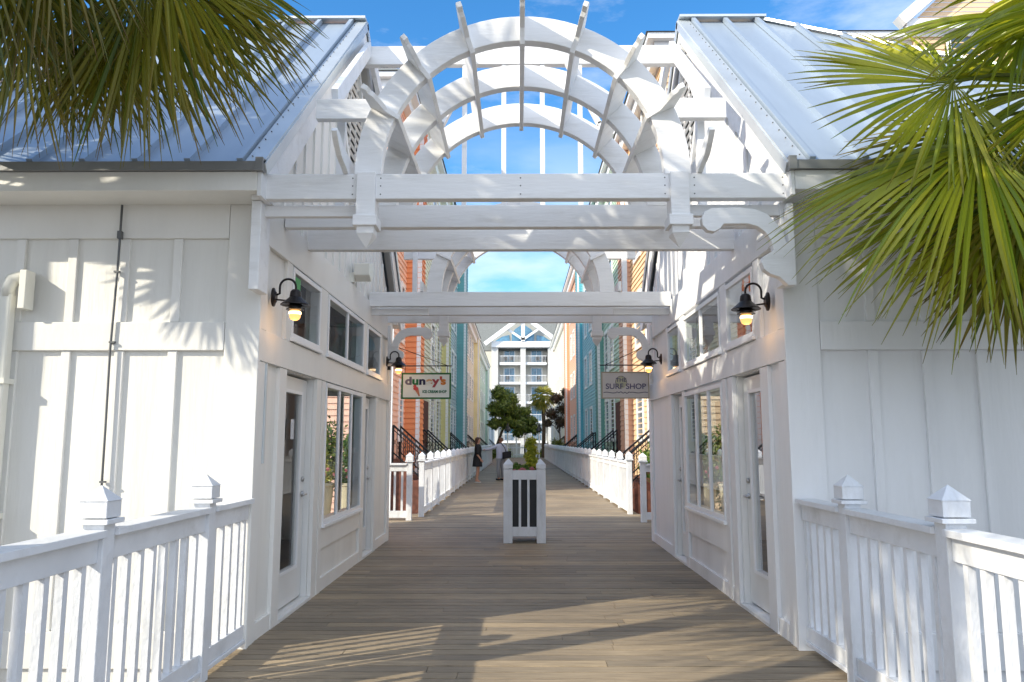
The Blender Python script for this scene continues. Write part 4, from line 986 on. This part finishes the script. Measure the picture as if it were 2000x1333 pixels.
    if gable:
        gx0, gx1, gz, gp, gy = gable
        m = MB(); m.box(gx0, gx1, gy, y0-.02, -.5, gz); clap(m, 'y', gy-.02, -1, gx0, gx1, -.5, gz)
        z = gz
        while z < gp-.02:
            zz = min(z+.13, gp); f0 = (z-gz)/(gp-gz); hw = (gx1-gx0)/2*(1-f0); f1 = (zz-gz)/(gp-gz); hw1 = (gx1-gx0)/2*(1-f1); c_ = (gx0+gx1)/2
            m.face([(c_-hw,gy-.038,z),(c_+hw,gy-.038,z),(c_+hw1,gy-.022,zz),(c_-hw1,gy-.022,zz)]); z = zz
        gw = m.build('gable_wing', mm, t)
        m = MB(); c_ = (gx0+gx1)/2
        m.beam((gx0-.45,gy-.15,gz-.12),(c_,gy-.15,gp+.12),.35,.28); m.beam((gx1+.45,gy-.15,gz-.12),(c_,gy-.15,gp+.12),.35,.28); m.box(gx0-.3, gx1+.3, gy-.25, gy-.03, gz-.32, gz-.05)
        split_build(m, 'gable_trim', M['vinyl'], gw)
        m = MB(); 
        ring = [(c_+.42*math.cos(2*math.pi*k/20), (gz+gp)/2-.15+.48*math.sin(2*math.pi*k/20)) for k in range(20)]; m.prism(ring, lambda a,b:(a,gy-.09,b), lambda a,b:(a,gy-.03,b)); vv = m.build('round_vent', M['vinyl'], gw)
        m = MB(); 
        for k in range(6): m.box(c_-.25, c_+.25, gy-.11, gy-.092, (gz+gp)/2-.45+.11*k, (gz+gp)/2-.40+.11*k)
        m.build('louvres', M['dark'], vv)
        hwin(t, 'y', gy-.02, -1, 13.0, 14.15, 10.4, 12.2); hwin(t, 'y', gy-.02, -1, 11.3, 12.3, 10.4, 12.2)
    return t
H = house
H(-1, 'salmon orange town house nearest on the left, behind the left cottage', 21.5, 24.9, 3.55, 3.08, 23.9, 12.0, '#f0bfa8', '#e8935f', 21.6, 1, True)
H(-1, 'pale yellow town house, second on the left', 24.92, 35.9, 3.5, 3.18, 34.8, 12.6, '#f4efdb', '#dcd79a', 28.0, 2, brick=(25,29.6), winstart=30.2)
H(-1, 'slate blue town house with teal bay, third on the left', 35.92, 44.9, 3.5, 3.0, 43.4, 12.8, '#c6d6d9', '#74aeb1', 38.2, 2, brick=(36,39), winstart=39.5)
H(-1, 'cream town house with yellow bay, fourth on the left', 44.92, 61.9, 3.5, 3.1, 60.4, 9.6, '#f4eedc', '#f0e6b4', 52.0, 3)
H(-1, 'pale green town house, fifth on the left', 61.92, 83.9, 3.5, 3.15, 82.0, 9.4, '#d6e3d4', '#b0cbc3', 66, 3)
H(-1, 'pale grey town house, farthest on the left', 83.92, 104, 3.5, 3.2, 101, 7.0, '#c8d0d4', '#b6c2c8', 86, 2)
H(1, 'peach town house with a gabled wing, nearest on the right', 19.6, 27.2, 3.9, 3.62, 26.1, 12.1, '#e2c29c', '#d8aa8c', 20.4, 2, True, gable=(10.5, 15.1, 12.55, 14.75, 19.2), winstart=21.6)
H(1, 'sage green town house, second on the right', 27.22, 35.8, 3.9, 3.62, 34.7, 12.6, '#c8dfcb', '#6aa299', 30.0, 2, brick=(27.3,30.5), winstart=30.8)
H(1, 'bright blue town house, third on the right', 35.82, 47.5, 3.9, 3.62, 46.0, 12.6, '#a6dae0', '#62b5c5', 38.5, 2, winstart=40)
H(1, 'orange town house, fourth on the right', 47.52, 59.5, 3.9, 3.6, 58.0, 12.8, '#f1c2a8', '#eba47e', 49.5, 2)
H(1, 'white town house, fifth on the right', 59.52, 84, 3.9, 3.6, 82, 11.5, '#f1ece0', '#f3efe6', 63, 3)

# ------------------------------------------------------------------ hotel at the end of the walkway
HY = 115.0; hx0, hx1 = -4.0, 5.5; cxh = .75
t = thing('hotel', 'white balconied hotel with a glazed gable closing the walkway', 'hotel', (cxh, HY, -.5))
m = MB(); m.box(-14, 16, HY+2.2, HY+16, -.5, 15.2); m.box(hx0, hx1, HY+2.0, HY+2.2, -.5, 16.3)
m.build('wall', mat('hotel_wall', (.60,.58,.52,1), .7, bump=0), t)
m = MB(); m.prism([(HY+1.2,15.2),(HY+9,22.6),(HY+17,15.2)], lambda a,b:(-15,a,b), lambda a,b:(17,a,b)); m.build('roof', M['asph'], t)
m = MB()
for x, w_ in ((hx0,1.0),(cxh-.40,.8),(hx1-1.0,1.0)): m.box(x, x+w_, HY-.05, HY+1.99, -.5, 16.2)
split_build(m, 'column', mat('hotel_column', (.62,.62,.60,1), .6, bump=0), t)
m = MB(); m.box(hx0-4.0, hx0-.02, HY+1.2, HY+2.19, -.5, 15.1); m.box(hx1+.02, hx1+4.0, HY+1.2, HY+2.19, -.5, 15.1)
split_build(m, 'wing', mat('hotel_wing', (.56,.55,.48,1), .7, bump=0), t)
for k, z in enumerate((1.6, 4.5, 7.45, 10.35, 13.3)):
    m = MB(); m.box(hx0+1.2, hx1-1.2, HY+.1, HY+1.98, z-.35, z); sl = m.build('balcony', M['vinyl'], t)
    m = MB(); m.box(hx0+1.2, hx1-1.2, HY+.15, HY+.19, z+.95, z+1.02)
    x = hx0+1.3
    while x < hx1-1.2: m.box(x, x+.03, HY+.155, HY+.185, z, z+.95); x += .22
    m.build('balcony_rail', M['vinyl'], sl)
    for xa, xb_ in ((hx0+1.9, cxh-1.3), (cxh+1.3, hx1-1.9)):
        m = MB(); m.box(xa-.12, xb_+.12, HY+1.90, HY+1.99, z+.02, z+2.32); wf = m.build('window', M['vinyl'], t)
        m = MB(); 
        for q in (0, 1): m.box(xa+(xb_-xa)*q/2+.03, xa+(xb_-xa)*(q+1)/2-.03, HY+1.86, HY+1.899, z+.1, z+2.2)
        m.build('pane', M['hotelglass'], wf)
for k, (x, z) in enumerate(((-1.9,13.3),(-1.0,13.3),(3.0,13.3),(4.1,13.3),(-1.6,10.35),(3.1,10.35))):
    t2 = thing('balcony_chair', 'dark chair on the %s hotel balcony, %s' % ('top' if z > 12 else 'lower', ('leftmost', 'second from left', 'second from right', 'rightmost', 'left one', 'right one')[k]), 'chair', (x, HY+.8, z), 'chairs on the hotel balconies')
    m = MB(); m.box(x-.28, x+.28, HY+.6, HY+1.1, z+.40, z+.46); m.build('seat', M['black'], t2)
    m = MB(); m.box(x-.28, x+.28, HY+1.06, HY+1.12, z+.465, z+.98); m.build('backrest', M['black'], t2)
    for lx in (-.25, .22):
        for ly in (.62, 1.05): m = MB(); m.box(x+lx, x+lx+.04, HY+ly, HY+ly+.04, z, z+.399); m.build('leg', M['black'], t2)
m = MB()   # gable truss
m.beam((hx0-1.0,HY-.6,16.0),(cxh,HY-.6,20.3),.5,.62); m.beam((hx1+1.0,HY-.6,16.0),(cxh,HY-.6,20.3),.5,.62); m.box(hx0, hx1, HY-.3, HY+1.9, 15.55, 16.45)
m.box(cxh-.28, cxh+.28, HY-.45, HY-.1, 16.45, 20.0); m.beam((cxh,HY-.35,16.7),(hx0+2.4,HY-.35,18.3),.2,.35); m.beam((cxh,HY-.35,16.7),(hx1-2.4,HY-.35,18.3),.2,.35); m.build('gable_truss', M['vinyl'], t)
m = MB(); m.prism([(hx0-.9,16.46),(hx1+.9,16.46),(cxh,20.1)], lambda a,b:(a,HY+1.2,b), lambda a,b:(a,HY+1.5,b)); m.build('gable_wall', mat('hotel_gable', (.42,.42,.38,1), .7, bump=0), t)
m = MB(); m.prism([(cxh-1.7,16.6),(cxh-.3,16.6),(cxh-.3,19.1),(cxh-1.2,18.5),(cxh-1.7,17.7)], lambda a,b:(a,HY+1.1,b), lambda a,b:(a,HY+1.15,b)); m.prism([(cxh+1.7,16.6),(cxh+.3,16.6),(cxh+.3,19.1),(cxh+1.2,18.5),(cxh+1.7,17.7)], lambda a,b:(a,HY+1.1,b), lambda a,b:(a,HY+1.15,b)); split_build(m, 'gable_window', M['hotelglass'], t)
m = MB()
for q0, q1, q2 in ((hx0+.4, cxh-2.0, cxh-2.1), (hx1-.4, cxh+2.0, cxh+2.1)): m.prism([(q0,16.6),(q1,16.6),(q2,17.6),((q0+q1)/2,17.35)], lambda a,b:(a,HY+1.1,b), lambda a,b:(a,HY+1.15,b))
split_build(m, 'gable_window', M['hotelglass'], t)

# ------------------------------------------------------------------ trees and street furniture at the far end
def tree(x, y, clumps, trunk, m_, label, seed, n=700, size=.13, r=.16):
    t = thing('tree', label, 'tree', (x, y, -.5))
    m = MB()
    for i, (cx_, cy_, cz_, ra) in enumerate(clumps): leaves(m, (cx_, cy_, cz_), (ra, ra, ra*.8), n, size, seed+i, shell=.3)
    m.build('crown', M[m_], t)
    m = MB(); m.tube(trunk, [r*(1-.55*k/(len(trunk)-1)) for k in range(len(trunk))], 8)
    top = Vector(trunk[-1])
    for c in clumps: m.tube([top-Vector((0,0,.3)), top.lerp(Vector(c[:3]), .5)+Vector((0,0,.1)), Vector(c[:3])], [r*.4, r*.3, r*.12], 6)
    m.build('trunk', M['bark'], t, smooth=True)
tree(-2.0, 75, [(-1.8,75,6.2,1.1),(-.9,75,5.6,1.2),(-2.1,75,4.6,1.2),(-.4,75.5,4.2,1.2),(-1.2,74.6,4.9,1.3),(-1.0,75,3.3,1.1),(-2.2,75,3.2,.9),(0,75.2,3.0,.9)], [(-2.1,75,-.5),(-2.0,75,1.2),(-1.6,75,2.4),(-1.3,75,3.2)], 'leafdark', 'dark spreading oak at the end of the walkway, left of the hotel columns', 90, 1500, .17, .2)
tree(.7, 80, [(.7,80,4.6,.8),(.3,80,3.7,.9),(1.3,80,3.6,.9),(.8,80,2.8,.9),(1.7,80,2.7,.8),(0,80,2.4,.8)], [(.7,80,-.5),(.7,80,2.4)], 'leafdark', 'small dark tree between the oak and the far palm', 100, 1000, .15, .1)
tree(3.2, 60, [(3.0,60,4.8,.7),(3.6,60,4.0,.8),(2.6,60,3.6,.7),(3.3,60,3.0,.8),(2.3,60,2.9,.5),(3.7,60,5.3,.5)], [(3.3,60,-.5),(3.3,60,1.2),(3.2,60,2.4)], 'leafred', 'thin reddish tree in front of the white town house', 110, 650, .11, .08)
t = thing('cabbage_palm', 'yellow green palm standing before the hotel at the walkway end', 'palm tree', (2.35, 72, -.5))
m = MB(); rnd = random.Random(5)
for k in range(46):
    az = k*2.4; e = rnd.uniform(-1.2, 1.2); dv = Vector((math.cos(az)*math.cos(e), math.sin(az)*math.cos(e), math.sin(e))); hub = Vector((2.35,72,5.6)) + dv*.62 + Vector((0,0,.1)); L = rnd.uniform(.75,1.05)
    side = dv.cross(Vector((0,0,1))).normalized(); nr = side.cross(dv)
    for q in range(11):
        a = (q-5)*.26; d2 = (dv*math.cos(a)+side*math.sin(a)).normalized(); cu = rnd.random()
        p0 = hub; p1 = hub+d2*L*.55+Vector((0,0,-.06)); p2 = hub+d2*L+Vector((0,0,-.38*L)); w_ = side*.05 if abs(a) < 1 else nr*.05
        m.face([p0-w_*.2, p1-w_, p1+w_, p0+w_*.2], (cu,.2)); m.face([p1-w_, p2, p1+w_], (cu,.5))
m.build('crown', M['leafpalmfar'], t)
m = MB(); m.tube([(2.35,72,-.5),(2.4,72,2.5),(2.35,72,5.5)], [.2,.17,.2], 10); m.build('trunk', M['ptrunk'], t)
# pavilion and lamp posts
t = thing('pavilion', 'low white canopied pavilion on the lawn at the walkway end', 'pavilion', (.35, 88, -.5))
m = MB(); cxp = .35
for sx in (-1, 1): m.prism([(cxp, 4.5), (cxp+sx*2.6, 3.3), (cxp+sx*2.6, 3.15), (cxp, 4.3)], lambda a,b:(a,86,b), lambda a,b:(a,90,b))
m.box(cxp-2.5, cxp+2.5, 85.95, 86.0, 2.95, 3.18); m.build('canopy', M['vinyl'], t)
for x in (-2.0, -.2, 1.0, 2.7):
    m = MB(); m.box(x-.08, x+.08, 86.1, 86.25, -.5, 3.0); m.build('post', M['vinyl'], t)
for k, (x, y, lab) in enumerate(((-.95, 70, 'white lamp post with a dark cone lantern, left of the pavilion'), (1.9, 70, 'white lamp post with a dark cone lantern, right of the pavilion'))):
    t = thing('street_lamp', lab, 'street lamp', (x, y, -.5), 'lamp posts at the walkway end')
    m = MB(); m.tube([(x,y,-.5),(x,y,2.4)], .06, 8); m.build('post', M['vinyl'], t)
    m = MB(); m.lathe([(.10,2.3),(.12,2.4),(.32,2.45),(.14,2.8),(.05,3.1),(0,3.15)], (x,y,0), 12); m.build('lamp_shade', M['black'], t)
# white picket fence and hedge at the far end
t = thing('picket_fence', 'white picket fence across the far end of the lawn', 'fence', (0, 92, -.5))
m = MB(); x = -8.0
while x < 9: m.box(x, x+.12, 92, 92.03, -.5, 1.1); x += .24
m.box(-8, 9, 92.035, 92.07, .7, .82); m.box(-8, 9, 92.035, 92.07, -.1, .02); m.build('pickets', M['vinyl'], t)
for k, (x, y, z, r) in enumerate(((-2.6,74,.3,1.0),(-1.2,79,.3,.8),(2.4,76,.2,.7))):
    shrub(x, y, z, (r,r,r*.9), 900, .10, 'leafdark' if k != 1 else 'leaflime', ('dark bush under the oak at the walkway end', 'yellow green bush right of the oak trunk', 'dark bush under the far palm')[k], 130+k, 'bush')

# ------------------------------------------------------------------ people
def skinned(name, joints, edges, m_, parent, sub=2):
    off = ORG[parent.name]; me = bpy.data.meshes.new(name); names = list(joints)
    me.from_pydata([tuple(Vector(joints[k][0])) for k in names], [(names.index(a), names.index(b)) for a, b in edges], [])
    o = bpy.data.objects.new(name, me); col.objects.link(o)
    sk = o.modifiers.new('skin', 'SKIN'); sk.use_smooth_shade = True; su = o.modifiers.new('sub', 'SUBSURF'); su.levels = sub; su.render_levels = sub
    for i, k in enumerate(names):
        r = joints[k][1]; r = r if isinstance(r, tuple) else (r, r); me.skin_vertices[0].data[i].radius = r
    me.skin_vertices[0].data[0].use_root = True
    bpy.context.view_layer.update(); me2 = bpy.data.meshes.new_from_object(o.evaluated_get(bpy.context.evaluated_depsgraph_get()))
    bpy.data.objects.remove(o); me2.materials.clear(); me2.materials.append(m_)
    ob = bpy.data.objects.new(name, me2); col.objects.link(ob); ob.parent = parent; ORG[ob.name] = off; return ob
def person(x, y, yaw, label, arms, legs, head_turn=0):
    """local frame: facing +x, left hand +y"""
    t = thing('person', label, 'person', (x, y, 0)); 
    J = {'pelvis': ((0,0,.90),(.13,.10)), 'waist': ((0,0,1.05),(.12,.09)), 'chest': ((.01,0,1.25),(.14,.10)), 'neck0': ((0,0,1.38),(.06,.06)), 'neck': ((.01,0,1.42),.045), 'jaw': ((.03,0,1.475),(.058,.062)), 'head': ((.02,0,1.55),(.075,.085)), 'crown': ((.01,0,1.60),(.065,.07)), 'nose': ((.108,0,1.525),.010), 'earl': ((.01,.078,1.53),.010), 'earr': ((.01,-.078,1.53),.010)}
    E = [('pelvis','waist'),('waist','chest'),('chest','neck0'),('neck0','neck'),('neck','jaw'),('jaw','head'),('head','crown'),('head','nose'),('head','earl'),('head','earr')]
    for sd, sg in (('l', 1), ('r', -1)):
        sh, el, wr = arms[sd]
        J['sh'+sd] = ((0, sg*.15, 1.33), .055); J['sho'+sd] = (sh, .048); J['el'+sd] = (el, .036); J['wr'+sd] = (wr, .025)
        E += [('chest','sh'+sd),('sh'+sd,'sho'+sd),('sho'+sd,'el'+sd),('el'+sd,'wr'+sd)]
        w_ = Vector(wr); dv = (w_-Vector(el)).normalized(); side = dv.cross(Vector((0,1,0)) if abs(dv.y) < .8 else Vector((0,0,1))).normalized()
        J['pm'+sd] = (tuple(w_+dv*.055), (.034,.016)); E.append(('wr'+sd,'pm'+sd))
        for f_ in range(4):
            k = w_+dv*.085+side*(-.027+.018*f_); ln = (.055,.068,.064,.048)[f_]; bend = dv.cross(side)
            J['k%d'%f_+sd] = (tuple(k), .0085); J['m%d'%f_+sd] = (tuple(k+dv*ln*.55+bend*.008), .0078); J['t%d'%f_+sd] = (tuple(k+dv*ln+bend*.024), .0065)
            E += [('pm'+sd,'k%d'%f_+sd),('k%d'%f_+sd,'m%d'%f_+sd),('m%d'%f_+sd,'t%d'%f_+sd)]
        J['th'+sd] = (tuple(w_+dv*.045-side*.042), .009); J['tt'+sd] = (tuple(w_+dv*.085-side*.052), .0075); E += [('pm'+sd,'th'+sd),('th'+sd,'tt'+sd)]
        hp, kn, an, toe = legs[sd]
        J['hp'+sd] = (hp, .088); J['th2'+sd] = (tuple(Vector(hp).lerp(Vector(kn), .45)), .074); J['kn'+sd] = (kn, .052); J['cf'+sd] = (tuple(Vector(kn).lerp(Vector(an), .35)), .050); J['an'+sd] = (an, .033); J['hl'+sd] = (tuple(Vector(an)+Vector((-.035,0,-.045))), .03); J['to'+sd] = (toe, (.035,.022))
        E += [('pelvis','hp'+sd),('hp'+sd,'th2'+sd),('th2'+sd,'kn'+sd),('kn'+sd,'cf'+sd),('cf'+sd,'an'+sd),('an'+sd,'hl'+sd),('an'+sd,'to'+sd)]
    body = skinned('body', J, E, M['skin'], t)
    t.rotation_euler = (0, 0, yaw); ORG[t.name] = Vector((0,0,0)); ORG[body.name] = Vector((0,0,0))
    return t
def loft(m, secs, n=20):
    rings = []
    for c, rx, ry in secs:
        rings.append(len(m.v))
        for q in range(n):
            a = 2*math.pi*q/n; k = 1+.03*math.sin(5*a); m.v.append((c[0]+rx*math.cos(a)*k, c[1]+ry*math.sin(a)*k, c[2]))
    for k in range(len(rings)-1):
        for q in range(n): m.f.append((rings[k]+q, rings[k]+(q+1) % n, rings[k+1]+(q+1) % n, rings[k+1]+q)); m.uv.append((.5,.5))
def hairmesh(m, long_):
    secs = [((.0,0,1.655),.01,.01),((-.005,0,1.645),.055,.06),((-.012,0,1.61),.088,.09),((-.022,0,1.56),.090,.094),((-.038,0,1.50),.068,.088)]
    if long_: secs += [((-.05,0,1.44),.05,.08),((-.06,0,1.38),.035,.06)]
    loft(m, secs)
# woman in a black dress
W = person(-1.49, 28.6, R(5), 'woman in a knee length black dress standing on the walkway by the left railing',
  {'l': ((.0,.19,1.30),(-.02,.22,1.06),(.06,.22,.84)), 'r': ((.0,-.19,1.30),(-.05,-.23,1.05),(.10,-.22,.86))},
  {'l': ((0,.08,.86),(.03,.08,.48),(-.02,.08,.09),(.11,.09,.03)), 'r': ((0,-.08,.86),(.0,-.08,.48),(-.05,-.08,.09),(.08,-.09,.03))})
m = MB(); loft(m, [((0,0,1.40),.07,.08),((.0,0,1.37),.10,.16),((.01,0,1.30),.125,.185),((.015,0,1.2),.14,.175),((0,0,1.05),.125,.15),((-.01,0,.90),.155,.185),((-.01,0,.75),.17,.20),((-.01,0,.58),.185,.215)]); m.build('dress', M['blackcloth'], W, smooth=True)
m = MB()
for sg in (1, -1): m.tube([(0,sg*.15,1.32),(-.005,sg*.195,1.27),(-.02,sg*.215,1.12),(-.02,sg*.225,1.02)], [.07,.068,.06,.055], 12)
split_build(m, 'sleeves', M['blackcloth'], W, smooth=True)
m = MB(); hairmesh(m, True); m.build('hair', M['hair'], W, smooth=True)
m = MB()
for sg, px in ((.08,.0),(-.08,-.03)): m.box(px-.09, px+.14, sg-.04, sg+.045, .0, .022)
split_build(m, 'shoes', M['fabric'], W, bevel=.008)
# person in pale shirt, one arm out to the railing
P2 = person(-.68, 30.3, R(118), 'person in a pale blue shirt and grey trousers reaching an arm towards the left railing',
  {'l': ((.03,.19,1.30),(.12,.42,1.20),(.22,.62,1.17)), 'r': ((.0,-.19,1.30),(-.02,-.24,1.06),(.10,-.22,.86))},
  {'l': ((0,.085,.86),(.02,.09,.48),(-.02,.09,.09),(.11,.10,.03)), 'r': ((0,-.085,.86),(.01,-.09,.48),(-.02,-.09,.09),(.11,-.11,.03))})
m = MB(); loft(m, [((0,0,1.42),.06,.07),((.0,0,1.38),.10,.17),((.0,0,1.30),.135,.205),((.01,0,1.15),.145,.19),((0,0,1.0),.145,.18),((-.0,0,.84),.155,.195)]); m.build('shirt', M['bluecloth'], P2, smooth=True)
m = MB(); m.tube([(0,.15,1.32),(.03,.20,1.30),(.12,.42,1.20),(.20,.58,1.175)], [.075,.07,.055,.045], 12); m.tube([(0,-.15,1.32),(0,-.2,1.27),(-.02,-.24,1.06),(.04,-.235,.96)], [.07,.068,.058,.05], 12); split_build(m, 'sleeves', M['bluecloth'], P2, smooth=True)
m = MB()
for sg in (1, -1): m.tube([(0,sg*.07,.92),(0,sg*.085,.80),(.015,sg*.09,.48),(-.015,sg*.09,.10)], [.115,.105,.075,.062], 14)
m.build('trousers', M['greycloth'], P2, smooth=True)
m = MB(); hairmesh(m, False); m.build('hair', M['hair2'], P2, smooth=True)
m = MB()
for sg in (1, -1): m.box(-.07, .17, sg*.095-.045, sg*.095+.045, .0, .065)
split_build(m, 'shoes', M['blackcloth'], P2, bevel=.02)
b = thing('shoulder_bag', 'black shoulder bag hanging at the hip of the person in the pale shirt', 'bag', (-.46, 30.05, .85))
m = MB(); m.obox((-.44,30.05,.98), (1,.3,.15), (-.3,1,0), (0,0,1), .17, .07, .13); m.build('bag_body', M['blackcloth'], b, bevel=.03)
m = MB(); m.tube([(-.47,30.08,1.08),(-.52,30.12,1.25),(-.66,30.16,1.43),(-.78,30.22,1.435)], .014, 6); split_build(m, 'strap', M['blackcloth'], b)
